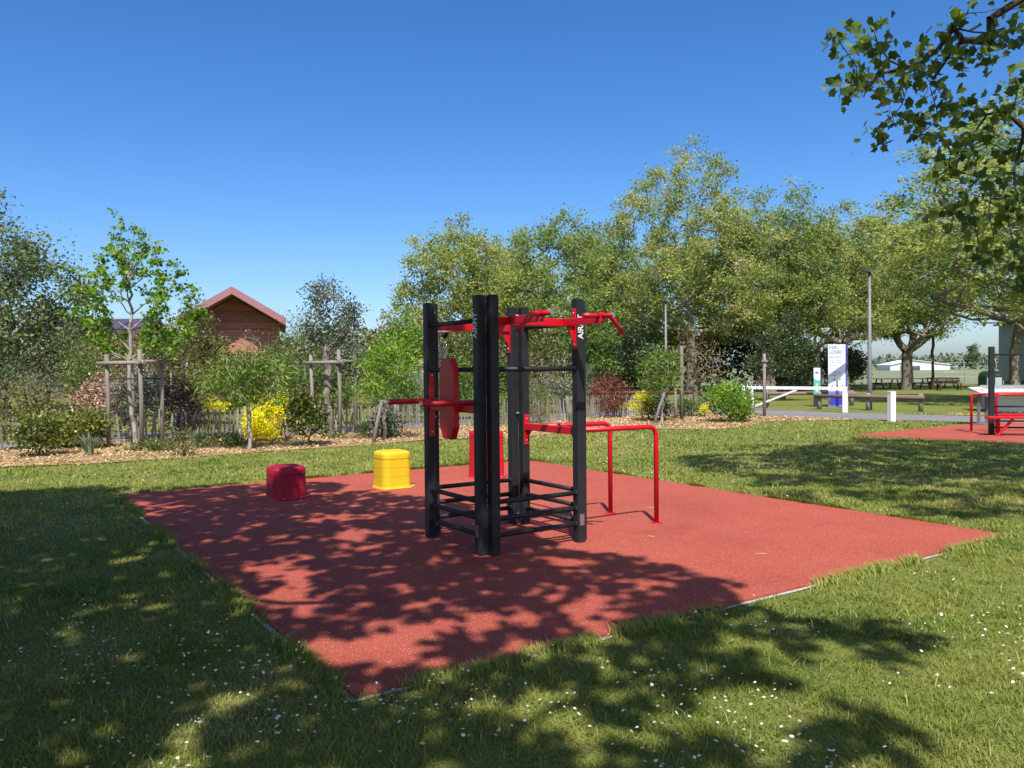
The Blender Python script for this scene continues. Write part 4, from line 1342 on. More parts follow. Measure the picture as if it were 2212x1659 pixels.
# --- young maple in the guard
def maple():
    rng = np.random.default_rng(150)
    root = empty('young_maple', (-8.50, 18.05, 0))
    tg = []
    tips = [(q[0] * 0.86, q[1], q[2]) for q in ((-0.25, 0.0, 5.15), (0.05, 0.15, 4.95), (0.45, -0.1, 4.85), (-0.85, 0.1, 4.35), (-1.15, -0.2, 3.95), (0.95, 0.1, 4.15), (1.35, -0.2, 4.0),
            (1.55, 0.2, 3.55), (-1.0, 0.4, 3.35), (-0.45, -0.5, 3.95), (0.55, 0.6, 3.8), (0.2, -0.6, 4.3), (-0.6, 0.6, 4.5), (1.0, -0.6, 3.3), (-1.35, 0.0, 3.1),
            (0.75, 0.0, 4.55), (-0.5, 0.2, 4.8), (0.1, 0.5, 4.6), (-0.9, -0.5, 2.75), (1.2, 0.4, 2.75), (0.7, -0.5, 2.55), (-0.5, 0.5, 2.5), (1.75, 0.0, 3.0), (-1.1, 0.3, 2.55), (1.45, -0.3, 2.45))]
    # one ascending branch per tip, each leaving the trunk below it, with short side twigs
    P, PA, RD = [], [], []
    def chainpts(p0, p1, k, par, r0, r1, bow):
        last = par
        for q in range(1, k + 1):
            f = q / k
            p = p0 + (p1 - p0) * f + bow * math.sin(math.pi * f) + rng.normal(size=3) * 0.018
            P.append(p); PA.append(last); RD.append(r0 + (r1 - r0) * f)
            last = len(P) - 1
        return last
    P.append(np.array([0.06, 0, -0.05])); PA.append(-1); RD.append(0.06)
    chainpts(P[0], np.array([-0.05, 0, 2.3]), 12, 0, 0.055, 0.042, np.array([-0.07, 0, 0]))
    trunk_n = len(P)
    chainpts(P[-1], np.array([-0.1, 0.05, 4.2]), 12, len(P) - 1, 0.04, 0.014, np.array([0.05, 0, 0]))
    core = list(range(trunk_n - 3, trunk_n + 9))
    leafnodes = []
    for tp in tips:
        tp = np.array(tp)
        rad_xy = math.hypot(tp[0], tp[1])
        zs = max(1.95, tp[2] - 0.75 * rad_xy - 0.55)
        st_i = min(core, key=lambda c: abs(P[c][2] - zs))
        n0 = len(P)
        L = np.linalg.norm(tp - P[st_i])
        bow = np.array([tp[0], tp[1], 0]) * 0.16 - np.array([0, 0, 0.06])
        chainpts(P[st_i], tp, max(4, int(L / 0.14)), st_i, 0.016, 0.005, bow)
        main = list(range(n0, len(P)))
        leafnodes += main[len(main) // 4:]
        for b_i in main[len(main) // 3::2]:
            d = rng.normal(size=3) * np.array([0.16, 0.16, 0.06]) + np.array([tp[0] * 0.06, 0, 0.07])
            n1 = len(P)
            chainpts(P[b_i], P[b_i] + d, 2, b_i, 0.006, 0.004, np.zeros(3))
            leafnodes += list(range(n1, len(P)))
    arr, parr, rad = np.array(P), np.array(PA), np.array(RD)
    link('trunk', skeleton_mesh('trunk', arr, parr, rad, M['bark_pale'], 7), root)
    n = 4400
    ln = np.array(leafnodes)
    wt = rng.random(len(ln)) ** 1.2
    ci = rng.choice(ln, n, p=wt / wt.sum())
    pos = arr[ci] + rng.normal(size=(n, 3)) * np.array([0.07, 0.07, 0.045])
    tint = 0.5 + (rng.normal(size=len(arr)) * 0.25)[ci] + rng.normal(size=n) * 0.15
    link('crown', leaves('crown', pos, 0.064 * (0.7 + 0.6 * rng.random(n)), M['lf_bright'], tint, 'lobed', 1.2, rng=rng, droop=0.6), root)
    tag(root, 'young maple with sparse bright green leaves inside the large guard at left', 'tree')
maple()

# --- holm / cork oak in the second guard
tree('cork_oak', 'small cork-barked oak with dark grey-green crown in the second tree guard', 'tree', (-4.72, 20.75, 0), 2.1,
     [(0.05, 0, 3.1, 0.66, 0.62, 0.85), (0.35, 0, 2.9, 0.45, 0.45, 0.5), (-0.1, 0, 3.8, 0.3, 0.3, 0.35), (-0.25, 0, 2.7, 0.4, 0.4, 0.4)],
     90, 3600, 0.075, 'oval', M['lf_grey'], M['cork'], 160, sigma=0.13, r_tip=0.006, r_max=0.11, seg=0.2, up=0.5, shell=0.5, tint_mid=0.3, lean=(-0.05, 0))

# --- lance-leaved little trees
def lance_tree(base, h, w, label, seed, mat, n=2200, leaf=0.16, name='lance_leaved_tree', trunk=0.62, kind='lance', droop=0.8, bark='bark_pale'):
    z0 = h * trunk
    return tree(name, label, 'tree', base, h * 0.36, [(0, 0, z0, w, w * 0.9, h * 0.26), (w * 0.5, 0, z0 * 0.92, w * 0.6, w * 0.5, h * 0.18), (-w * 0.5, 0, z0 * 0.9, w * 0.6, w * 0.5, h * 0.18), (0, 0, h * 0.84, w * 0.5, w * 0.5, h * 0.15)],
                60, n, leaf, kind, mat, M[bark], seed, sigma=0.15, r_tip=0.005, r_max=0.042, seg=0.16, up=0.3, shell=0.5, droop=droop)
lance_tree((-5.57, 17.02, 0), 2.25, 0.82, 'small peach-like tree with drooping yellow-green leaves in front of the house', 170, M['lf_willow'], 2500, 0.14, trunk=0.69)
lance_tree((-3.02, 19.08, 0), 2.55, 0.72, 'small bright green lance-leaved tree nearest the tower on its left', 171, M['lf_bright'], 2300, 0.13, droop=-0.3)
lance_tree((4.49, 24.18, 0), 2.45, 0.62, 'small green lance-leaved tree right of the golden shrub on the right bed', 172, M['lf_willow'], 2000, 0.15, droop=-0.3)

# --- garden trees behind the path
def garden_tree(x, y, h, w, label, seed, mat, n=3200, leaf=0.13, kind='oval', bark='bark_dark', low=0.25, **kw):
    args = dict(sigma=0.24, r_tip=0.008, r_max=0.10, seg=0.35, up=0.6, shell=0.5)
    args.update(kw)
    return tree('garden_tree', label, 'tree', (x, y, 0), h * low,
                [(0, 0, h * 0.55, w * 0.5, w * 0.5, h * 0.30), (w * 0.22, 0, h * 0.45, w * 0.34, w * 0.34, h * 0.24), (-w * 0.22, 0, h * 0.48, w * 0.34, w * 0.3, h * 0.24), (0, 0, h * 0.82, w * 0.26, w * 0.26, h * 0.17)],
                80, n, leaf, kind, mat, M[bark], seed, **args)
garden_tree(-12.1, 30.0, 4.7, 2.5, 'olive-brown budding tree overlapping the left side of the house gable', 180, M['lf_olive'], 4200, 0.11)
garden_tree(-7.7, 29.5, 4.3, 2.4, 'feathery green tree at the right corner of the house', 181, M['lf_green'], 4600, 0.10, 'lance')
garden_tree(-4.3, 32.0, 4.0, 2.2, 'yellow-green spring tree behind the lance-leaved tree left of the tower', 182, M['lf_bright'], 3000, 0.14)
garden_tree(-5.9, 38.0, 4.6, 3.0, 'brownish budding tree on the skyline left of the tower', 183, M['lf_brown'], 3800, 0.13)
garden_tree(-3.4, 40.0, 4.5, 2.6, 'dark olive tree on the skyline right behind the left tower post', 184, M['lf_olive'], 3600, 0.14)
garden_tree(-1.6, 36.0, 3.4, 2.4, 'dark green bushy tree seen between the tower posts', 185, M['lf_green'], 3400, 0.13)
garden_tree(1.0, 37.0, 3.6, 2.8, 'mixed green tree seen through the middle of the tower', 186, M['lf_olive'], 3600, 0.13)
garden_tree(3.4, 39.0, 4.2, 3.2, 'dense green tree right of the tower with drooping crown', 187, M['lf_green'], 5200, 0.15)
garden_tree(6.0, 41.0, 3.9, 3.0, 'dense dark green tree behind the dark red shrub', 188, M['lf_dark'], 4800, 0.15)
garden_tree(13.3, 39.5, 4.4, 3.2, 'dark holly-like tree left of the white gate', 189, M['lf_dark'], 5600, 0.12, low=0.12)
garden_tree(8.0, 35.0, 3.9, 2.4, 'brown twiggy tree with few leaves below the farther lamp', 190, M['lf_brown'], 900, 0.10, bark='twig', r_tip=0.011)
garden_tree(-14.3, 30.0, 3.7, 2.6, 'bare twiggy pinkish tree behind the coppery shrub at left', 191, M['lf_brown'], 700, 0.10, bark='twig', r_tip=0.011)
garden_tree(-13.9, 26.5, 2.6, 1.7, 'yellow-green bamboo-like tree left of the large guard', 192, M['lf_willow'], 2600, 0.12, 'lance')
garden_tree(-9.8, 32.5, 2.4, 2.4, 'green leafy tree below the house gable', 193, M['lf_green'], 3200, 0.13)
garden_tree(-13.4, 37.5, 3.2, 2.6, 'olive tree in front of the left foot of the house', 194, M['lf_olive'], 2800, 0.14)
garden_tree(-18.2, 36.0, 3.6, 3.0, 'brown-green tree below the annexe roof', 195, M['lf_brown'], 3000, 0.14)
garden_tree(-7.2, 35.0, 3.4, 2.6, 'grey-green tree behind the cork-barked oak', 196, M['lf_grey'], 3200, 0.12)
garden_tree(1.9, 30.5, 2.9, 1.3, 'thin young tree with bare pale twigs behind the tower right post', 197, M['lf_olive'], 420, 0.10, bark='bark_pale', r_tip=0.007)
garden_tree(-11.2, 35.0, 3.9, 1.6, 'leafless pale-twigged tree in front of the house boards', 198, M['lf_pink'], 160, 0.08, bark='bark_pale', r_tip=0.010)

garden_tree(-21.0, 36.5, 3.9, 2.6, 'grey-brown tree in front of the annexe wall at left', 199, M['lf_grey'], 3000, 0.13)
garden_tree(-15.8, 39.0, 4.1, 2.8, 'olive budding tree between annexe and house', 175, M['lf_olive'], 3600, 0.13)
garden_tree(-18.6, 41.0, 4.0, 3.0, 'brown budding tree at the left foot of the house roof', 176, M['lf_brown'], 3400, 0.14)
garden_tree(-11.6, 40.0, 2.9, 2.6, 'green tree against the lower boards of the house', 177, M['lf_green'], 3200, 0.14)

# --- shrubs of the mulch bed
shrub('shrub', 'glossy dark green shrub with short trunk at the far left of the mulch bed', 'shrub', (-9.45, 16.02, 0.016), (0.42, 0.42, 0.34), 1500, 0.085, 'oval', M['lf_rhodo'], 200, zc=0.46, sigma=0.11)
shrub('shrub', 'broad yellow-green glossy shrub left of the large tree guard', 'shrub', (-9.55, 17.6, 0.016), (0.72, 0.5, 0.40), 2900, 0.085, 'oval', M['lf_rhodo'], 201, zc=0.40, sigma=0.13, lumps=26, tint_mid=0.7)
tussock('iris_clump', 'clump of upright blue-green strap leaves in front of the large tree guard', 'plant', (-8.42, 16.0, 0.016), 90, 0.5, 0.3, M['lf_blue'], 202, 0.03)
shrub('shrub', 'olive-brown shrub mass behind the fence at the left edge', 'shrub', (-12.3, 19.6, 0), (1.5, 0.8, 0.62), 3800, 0.08, 'oval', M['lf_olive'], 203, zc=0.7, lumps=34, sigma=0.2)
shrub('shrub', 'purple-brown hazy shrub above the olive one at the left edge', 'shrub', (-13.1, 22.6, 0), (0.8, 0.7, 0.6), 2300, 0.07, 'needle', M['lf_purple'], 204, zc=0.9, lumps=24, sigma=0.2, tint_mid=0.9)
shrub('shrub', 'blue-green conifer-like shrub at the left edge', 'shrub', (-15.0, 24.0, 0), (0.9, 0.8, 0.9), 2600, 0.10, 'needle', M['lf_blue'], 205, zc=1.1, lumps=26, sigma=0.22)
shrub('shrub', 'coppery pink-leaved shrub left of the large tree guard', 'shrub', (-10.6, 20.6, 0), (0.55, 0.5, 0.52), 1500, 0.075, 'oval', M['lf_pink'], 206, zc=0.95, lumps=16, sigma=0.16)
shrub('shrub', 'silver-grey-leaved shrub behind the maple trunk', 'shrub', (-9.35, 20.2, 0), (0.62, 0.5, 0.85), 3400, 0.07, 'oval', M['lf_grey'], 207, zc=0.95, lumps=30, sigma=0.16)
shrub('shrub', 'dark purple-green tall shrub right of the large tree guard', 'shrub', (-8.35, 20.3, 0), (0.50, 0.5, 0.80), 3000, 0.075, 'oval', M['lf_purple'], 208, zc=0.82, lumps=26, sigma=0.15)
shrub('shrub', 'low dark grey clipped shrub in front of the paling fence', 'shrub', (-7.35, 19.7, 0.016), (0.62, 0.4, 0.28), 2600, 0.05, 'needle', M['lf_purple'], 209, zc=0.3, lumps=24, sigma=0.11, tint_mid=0.3)
shrub('shrub', 'flat patch of bright yellow flowers above the dark clipped shrub', 'shrub', (-7.65, 20.9, 0), (0.38, 0.25, 0.10), 900, 0.045, 'oval', M['lf_yellow'], 210, zc=0.78, lumps=16, sigma=0.06, up=1.5)
shrub('shrub', 'large golden yellow shrub in front of the fence', 'shrub', (-5.80, 19.0, 0.016), (0.42, 0.42, 0.46), 4600, 0.06, 'oval', M['lf_yellow'], 211, zc=0.48, lumps=28, sigma=0.10)
shrub('shrub', 'golden yellow tip of shrub rising over the large golden one', 'shrub', (-5.52, 19.1, 0.016), (0.13, 0.13, 0.30), 800, 0.058, 'oval', M['lf_yellow'], 212, zc=0.85, lumps=9, sigma=0.06)
shrub('shrub', 'dark green laurel shrub on two thin stems right of the golden shrub', 'shrub', (-4.50, 17.70, 0.016), (0.44, 0.42, 0.42), 2000, 0.085, 'oval', M['lf_rhodo'], 213, zc=0.66, sigma=0.11, lumps=20, tint_mid=0.3, stem_h=0.25)
shrub('shrub', 'grey-green ball of fine leaves between yellow shrub and laurel', 'shrub', (-5.25, 18.6, 0.016), (0.30, 0.3, 0.30), 1100, 0.045, 'needle', M['lf_olive'], 214, zc=0.32, sigma=0.09)
shrub('shrub', 'grey twiggy round bush left of the tower dip bars', 'shrub', (-2.93, 21.2, 0.016), (0.58, 0.5, 0.48), 2600, 0.06, 'needle', M['lf_grey'], 215, zc=0.52, lumps=30, sigma=0.13, r_tip=0.004)
tussock('iris_clump', 'clump of grey-green strap leaves beside the leaning stake', 'plant', (-3.75, 20.2, 0.016), 90, 0.55, 0.38, M['lf_blue'], 216, 0.028)
tussock('iris_clump', 'tuft of upright leaves under the yellow flower patch', 'plant', (-6.85, 17.4, 0.016), 60, 0.48, 0.25, M['lf_blue'], 217, 0.028)
tussock('iris_clump', 'low tuft of dark strap leaves left of the peach-like tree', 'plant', (-6.25, 18.2, 0.016), 50, 0.36, 0.22, M['lf_green'], 218)
shrub('shrub', 'small sparse sprig with reddish base at the front of the mulch bed', 'shrub', (-6.46, 15.75, 0.016), (0.26, 0.24, 0.18), 420, 0.06, 'oval', M['lf_olive'], 219, zc=0.24, sigma=0.08)
shrub('shrub', 'low green ground-cover mat in front of the yellow flower patch', 'shrub', (-6.4, 17.6, 0.016), (0.8, 0.3, 0.09), 1600, 0.05, 'oval', M['lf_green'], 220, zc=0.1, lumps=30, sigma=0.08)
shrub('shrub', 'low green weeds at the foot of the large tree guard', 'shrub', (-7.6, 16.9, 0.016), (0.6, 0.25, 0.07), 1000, 0.05, 'oval', M['lf_green'], 221, zc=0.07, lumps=24, sigma=0.07)
shrub('shrub', 'low weedy patch below the cork-barked oak', 'shrub', (-4.0, 19.5, 0.016), (0.7, 0.35, 0.07), 1000, 0.05, 'lance', M['lf_green'], 222, zc=0.07, lumps=24, sigma=0.07)
shrub('shrub', 'leafy dark shrub in the shade under the lance-leaved tree near the tower', 'shrub', (-3.15, 19.6, 0.016), (0.4, 0.3, 0.3), 1300, 0.06, 'oval', M['lf_dark'], 223, zc=0.34, sigma=0.1)
shrub('shrub', 'broom-like green and rust shrub between the tower posts', 'shrub', (0.80, 24.0, 0.016), (0.62, 0.5, 0.62), 3000, 0.10, 'needle', M['lf_olive'], 224, zc=0.62, lumps=30, sigma=0.14, outw=1.6, r_tip=0.004)
shrub('shrub', 'green conifer-like shrub left of the broom between the tower posts', 'shrub', (-0.55, 23.2, 0.016), (0.55, 0.5, 0.50), 2200, 0.09, 'needle', M['lf_green'], 225, zc=0.5, lumps=24, sigma=0.14)
tussock('iris_clump', 'tuft of thin grassy leaves in front of the tower right post', 'plant', (1.75, 24.2, 0.016), 50, 0.5, 0.22, M['lf_grey'], 226, 0.014)
shrub('shrub', 'dark red barberry shrub right of the tower', 'shrub', (3.17, 26.9, 0.016), (0.72, 0.55, 0.74), 3600, 0.06, 'oval', M['lf_red'], 227, zc=0.80, lumps=34, sigma=0.14)
shrub('shrub', 'smaller golden yellow shrub on the right part of the bed', 'shrub', (4.10, 25.5, 0.016), (0.34, 0.3, 0.36), 1500, 0.055, 'oval', M['lf_yellow'], 228, zc=0.5, lumps=18, sigma=0.09)
shrub('shrub', 'dark evergreen shrub under the right lance-leaved tree', 'shrub', (4.55, 25.4, 0.016), (0.42, 0.4, 0.38), 1700, 0.06, 'oval', M['lf_dark'], 229, zc=0.4, lumps=18, sigma=0.11)
shrub('shrub', 'round dark green bush with a few yellow blooms beside the tall stake', 'shrub', (6.05, 27.2, 0.016), (0.48, 0.45, 0.36), 2000, 0.06, 'oval', M['lf_green'], 230, zc=0.38, lumps=22, sigma=0.11)
shrub('shrub', 'small cluster of yellow blooms on the round bush by the stake', 'shrub', (6.35, 26.6, 0.016), (0.22, 0.14, 0.12), 330, 0.05, 'oval', M['lf_yellow'], 231, zc=0.26, lumps=9, sigma=0.06)
shrub('shrub', 'big leafy light green shrub left of the white gate', 'shrub', (6.54, 24.2, 0.016), (0.66, 0.6, 0.55), 3600, 0.085, 'oval', M['lf_bright'], 232, zc=0.58, lumps=30, sigma=0.15, tint_mid=0.45)
shrub('shrub', 'grey-green shrubs behind the fence left of the tower right post', 'shrub', (1.2, 30.0, 0), (1.0, 0.7, 0.6), 2600, 0.08, 'oval', M['lf_grey'], 233, zc=0.7, lumps=26, sigma=0.18)
shrub('shrub', 'yellow-green low shrub behind the fence between the tower posts', 'shrub', (0.2, 28.2, 0), (1.0, 0.5, 0.35), 2200, 0.07, 'oval', M['lf_willow'], 234, zc=0.5, lumps=24, sigma=0.16)
shrub('shrub', 'slim pale conifer behind the tower right post', 'shrub', (2.9, 32.0, 0), (0.32, 0.32, 0.95), 1700, 0.10, 'needle', M['lf_blue'], 235, zc=1.15, lumps=20, sigma=0.13)
shrub('shrub', 'leafy green shrub with white blooms behind the second tree guard', 'shrub', (-5.6, 24.6, 0), (0.8, 0.6, 0.65), 2600, 0.09, 'oval', M['lf_green'], 236, zc=1.0, lumps=24, sigma=0.18)
shrub('shrub', 'brown-green shrub behind the fence left of the laurel', 'shrub', (-7.0, 24.2, 0), (1.0, 0.6, 0.6), 2600, 0.08, 'oval', M['lf_olive'], 237, zc=0.8, lumps=26, sigma=0.18)
shrub('shrub', 'rusty red-brown fine shrub behind the golden shrub', 'shrub', (-6.0, 24.0, 0), (0.55, 0.5, 0.5), 1500, 0.07, 'needle', M['lf_red'], 238, zc=0.85, lumps=18, sigma=0.15, tint_mid=0.6)
shrub('shrub', 'green bush behind the fence under the lance-leaved tree near the tower', 'shrub', (-3.6, 25.2, 0), (0.9, 0.6, 0.55), 2600, 0.08, 'oval', M['lf_green'], 239, zc=0.7, lumps=26, sigma=0.17)
shrub('shrub', 'white-speckled silvery shrub left of the tower beyond the fence', 'shrub', (-2.9, 27.5, 0), (0.9, 0.6, 0.75), 2600, 0.08, 'oval', M['lf_grey'], 240, zc=0.9, lumps=24, sigma=0.18, tint_mid=0.8)
shrub('shrub', 'dark shrub between the left tower post and the front posts', 'shrub', (-1.9, 26.8, 0), (0.7, 0.6, 0.8), 2600, 0.085, 'oval', M['lf_green'], 241, zc=0.95, lumps=24, sigma=0.17)
shrub('shrub', 'grey-green soft shrub behind the broad glossy shrub at left', 'shrub', (-11.0, 21.8, 0), (0.9, 0.6, 0.5), 2200, 0.07, 'needle', M['lf_blue'], 242, zc=0.65, lumps=22, sigma=0.18)
shrub('shrub', 'olive-green shrub in front of the house foot', 'shrub', (-9.6, 25.6, 0), (1.1, 0.7, 0.8), 3000, 0.085, 'oval', M['lf_olive'], 243, zc=1.0, lumps=28, sigma=0.2)
shrub('shrub', 'green shrub behind the peach-like tree', 'shrub', (-8.3, 25.4, 0), (0.9, 0.6, 0.85), 3000, 0.085, 'oval', M['lf_green'], 244, zc=1.1, lumps=28, sigma=0.2)
hd = shrub('hedge', 'clipped bright green hedge behind the white gate', 'hedge', (22.6, 66.0, 0), (1.9, 0.9, 0.75), 3400, 0.17, 'oval', M['lf_green'], 250, zc=0.85, lumps=40, sigma=0.25, tint_mid=0.75)
hd = shrub('hedge', 'dark hedge mass under the plane trees behind the welcome sign', 'hedge', (27.0, 70.0, 0), (4.2, 1.4, 1.6), 5000, 0.25, 'oval', M['lf_dark'], 251, zc=1.7, lumps=50, sigma=0.4)
shrub('shrub', 'dark rounded shrub right of the lamp post far under the plane trees', 'shrub', (23.9, 58.0, 0), (1.4, 1.2, 1.5), 3800, 0.15, 'oval', M['lf_dark'], 252, zc=1.6, lumps=30, sigma=0.3)
shrub('shrub', 'dark shrub under the plane trees left of the lamp post', 'shrub', (21.0, 60.0, 0), (1.8, 1.2, 1.9), 4200, 0.17, 'oval', M['lf_dark'], 253, zc=1.9, lumps=34, sigma=0.35)

# --- dense wood behind the plane row and beyond the garden (reads as one mass)
def wood_mass(name, x0, x1, y0, y1, h0, h1, n, leaf, mat, seed):
    rng = np.random.default_rng(seed)
    x = x0 + (x1 - x0) * rng.random(n)
    y = y0 + (y1 - y0) * rng.random(n)
    hh = h0 + (h1 - h0) * (0.6 * vnoise(x, y, 0.35, seed) + 0.4 * vnoise(x, y, 1.1, seed + 1))
    z = hh * rng.random(n) ** 0.6
    tint = vnoise(x, z * 2, 0.8, seed + 2) * 0.8 + 0.2 * rng.random(n)
    me = leaves(name, np.stack([x, y, z], 1), leaf * (0.7 + 0.6 * rng.random(n)), mat, tint, 'oval', 0.6, rng=rng)
    o = link(name, me)
    o['label'] = 'dense dark undergrowth behind the trees'
    return tag(o, kind='stuff')
wood_mass('undergrowth', -16, 23.5, 64, 70, 3.0, 6.5, 18000, 0.42, M['lf_dark'], 300)
wood_mass('undergrowth', -46, -14, 58, 66, 2.5, 5.0, 9000, 0.42, M['lf_olive'], 301)
wood_mass('far_trees', 150, 420, 330, 345, 3.0, 7.5, 6000, 1.6, M['lf_far'], 302)
tree('poplar_tree', 'far slim poplar standing on the airfield horizon', 'tree', (186, 325, 0), 1.5, [(0, 0, 5.5, 1.8, 1.8, 4.6), (-2.2, 0, 3.5, 1.4, 1.4, 2.6)], 60, 2200, 0.7, 'oval', M['lf_far'], M['bark_dark'], 303, sigma=0.5, r_tip=0.05, r_max=0.3, seg=1.0, shell=0.4)

# ================================================================== SHADE TREES (stand behind and beside the viewer)
def lobed_tree(name, label, base, trunk_top, pts, targets, leaf, seed, mat, r_max=0.32, tint_mid=0.45, boughs=()):
    rng = np.random.default_rng(seed)
    root = empty(name, base)
    b = np.array(base)
    arr, parr, rad = grow((0, 0, -0.05), np.array(trunk_top) - b, targets - b, rng, seg=0.4, r_tip=0.0085, r_max=r_max, jit=0.14, lift=0.9)
    link('trunk', skeleton_mesh('trunk', arr, parr, rad, M['bark'], 7), root)
    for (p0, p1, tgs, rb) in boughs:
        a2, q2, r2 = grow(np.array(p0) - b, np.array(p1) - b, np.array(tgs) - b, rng, seg=0.22, r_tip=0.0065, r_max=rb, jit=0.2, lift=0.15)
        link('bough', skeleton_mesh('bough', a2, q2, r2, M['bark_dark'], 6, flare=1.0), root)
    n = len(pts)
    tint = tint_mid + rng.normal(size=n) * 0.25
    link('crown', leaves('crown', pts - b, leaf * (0.7 + 0.5 * rng.random(n)), mat, tint, 'lobed', 0.45, rng=rng, droop=0.9), root)
    tag(root, label, 'tree', 'plane trees over the near lawn')
    return root

def shade_points(poly, cover, zfun, cell, per, seed, nscale=1.5):
    rng = np.random.default_rng(seed)
    xs = [p[0] for p in poly]; ys = [p[1] for p in poly]
    gx, gy = np.meshgrid(np.arange(min(xs), max(xs), cell), np.arange(min(ys), max(ys), cell))
    gx, gy = gx.ravel(), gy.ravel()
    k = inside(gx, gy, poly)
    gx, gy = gx[k], gy[k]
    nv = 0.38 * vnoise(gx, gy, nscale * 0.8, seed) + 0.36 * vnoise(gx, gy, nscale * 1.9, seed + 1) + 0.26 * vnoise(gx, gy, nscale * 3.3, seed + 2)
    rk = np.argsort(np.argsort(nv)) / len(nv)
    k = rk < cover(gx, gy)
    gx, gy = gx[k], gy[k]
    m = rng.poisson(per(gx, gy) if callable(per) else per, len(gx))
    gx, gy = np.repeat(gx, m), np.repeat(gy, m)
    gx = gx + rng.normal(size=len(gx)) * cell * 0.6
    gy = gy + rng.normal(size=len(gy)) * cell * 0.6
    z = zfun(gx, gy, rng)
    return np.stack([gx - SUN_DX * z, gy - SUN_DY * z, z], 1)

SH_MAIN = [(-15, 1.0), (-14.5, 10.4), (-10, 11.0), (-7.25, 11.25), (-5.66, 11.6), (-4.7, 11.8), (-3.6, 11.5), (-2.66, 11.85), (-2.05, 10.8), (-0.9, 10.2), (-0.35, 9.3),
           (0.05, 8.3), (0.45, 7.2), (1.0, 6.9), (1.5, 6.3), (1.6, 5.6), (1.9, 5.3), (2.3, 5.2), (2.46, 4.7), (1.9, 4.3), (1.7, 3.35), (1.3, 2.4), (0.5, 0.8), (-6, -1)]
def cov_main(x, y):
    # open near the pad's front corner and along the near lawn, dense over the left lawn
    lx = (x - PAD_F[0]) * CU + (y - PAD_F[1]) * SU
    c = np.where(lx < 0.0, 0.97, 0.78)
    c = np.where((y < 4.45) & (x > -1.6), 0.52, c)
    c = np.where((y < 3.8) & (x <= -1.6) & (x > -2.6), 0.60, c)
    c = np.where((y > 9.6) & (lx > 0), 0.70, c)
    c = np.where((lx > 0) & (lx < 1.3) & (y > 4.2) & (y < 6.5), 0.66, c)
    return c
pts = shade_points(SH_MAIN, cov_main, lambda x, y, r: 5.8 + 2.6 * vnoise(x, y, 0.7, 77) + 0.6 * r.random(len(x)), 0.11,
                   lambda x, y: np.where((x - PAD_F[0]) * CU + (y - PAD_F[1]) * SU < 0, 5.5, 3.6), 400, 1.9)
rng = np.random.default_rng(5)
tg = pts[rng.choice(len(pts), 420, replace=False)]
lobed_tree('plane_tree', 'plane tree behind the viewer that shades the pad and left lawn', (-4.6, -2.2, 0), (-4.4, -1.8, 3.4), pts, tg, 0.15, 401, M['lf_near'], 0.36)

SH_RIGHT = [(2.9, 14.0), (3.3, 15.2), (4.8, 15.3), (6.2, 16.9), (8.0, 18.5), (9.6, 17.6), (10.8, 16.9), (13.5, 17.4), (16, 14), (16, 9), (11, 8.0), (6.2, 8.3), (5.2, 8.7), (4.7, 8.6), (4.1, 9.2), (3.6, 9.6), (3.2, 10.8), (3.6, 12.0), (3.0, 12.8)]
pts = shade_points(SH_RIGHT, lambda x, y: np.where((y < 10.2), 0.45, np.where(y < 11.5, 0.66, 0.80)), lambda x, y, r: 6.4 + 0.13 * y + 2.2 * vnoise(x, y, 0.6, 78) + 0.7 * r.random(len(x)), 0.12, 4.2, 410, 2.0)
BOUGH = [(4.66, 11.5, 6.28), (5.42, 12.1, 6.73), (4.92, 10.71, 5.9), (5.05, 11.96, 6.3), (5.0, 11.68, 5.82), (4.87, 10.8, 5.72), (5.88, 12.25, 6.2), (5.69, 11.19, 5.77), (4.55, 11.15, 5.48),
         (5.39, 12.27, 5.86), (5.07, 10.82, 5.36), (5.71, 11.63, 5.64), (6.23, 12.0, 5.76), (5.77, 10.7, 5.16), (5.47, 12.06, 5.1), (5.47, 11.55, 5.22), (5.49, 10.87, 4.94), (6.49, 12.29, 5.44),
         (5.66, 11.08, 4.85), (6.18, 11.28, 6.34), (6.84, 12.22, 6.94), (6.14, 10.76, 5.88), (6.38, 11.76, 6.14), (6.99, 11.89, 6.19), (6.55, 10.72, 6.1), (7.56, 12.15, 6.97), (5.93, 11.41, 6.08),
         (6.16, 11.0, 4.54), (6.87, 11.79, 4.95), (5.86, 10.8, 4.3), (6.15, 10.26, 4.05), (6.51, 11.4, 4.06), (7.18, 11.64, 4.7), (5.72, 10.44, 3.68), (6.06, 10.51, 3.39), (7.14, 11.69, 3.85),
         (7.11, 11.32, 4.03), (5.55, 10.23, 4.51), (6.46, 10.88, 3.2), (7.35, 11.8, 3.19), (6.67, 10.91, 5.07), (6.42, 10.22, 5.2), (6.51, 11.29, 5.25), (7.39, 11.7, 2.91), (7.2, 11.0, 5.6), (7.4, 11.4, 6.4)]
bough = np.array(BOUGH)
rng = np.random.default_rng(6)
bi_ = np.concatenate([np.repeat(np.arange(27), 19), np.repeat(np.arange(27, len(bough)), 25)])
bl = bough[bi_] + rng.normal(size=(len(bi_), 3)) * np.array([0.13, 0.16, 0.10])
tg = pts[rng.choice(len(pts), 220, replace=False)]
LINE1 = [(6.83, 11.5, 6.56), (6.43, 11.5, 6.25), (6.04, 11.5, 6.08), (5.58, 11.5, 5.85), (5.25, 11.5, 5.8), (5.05, 11.5, 5.6), (4.82, 11.5, 5.44)]
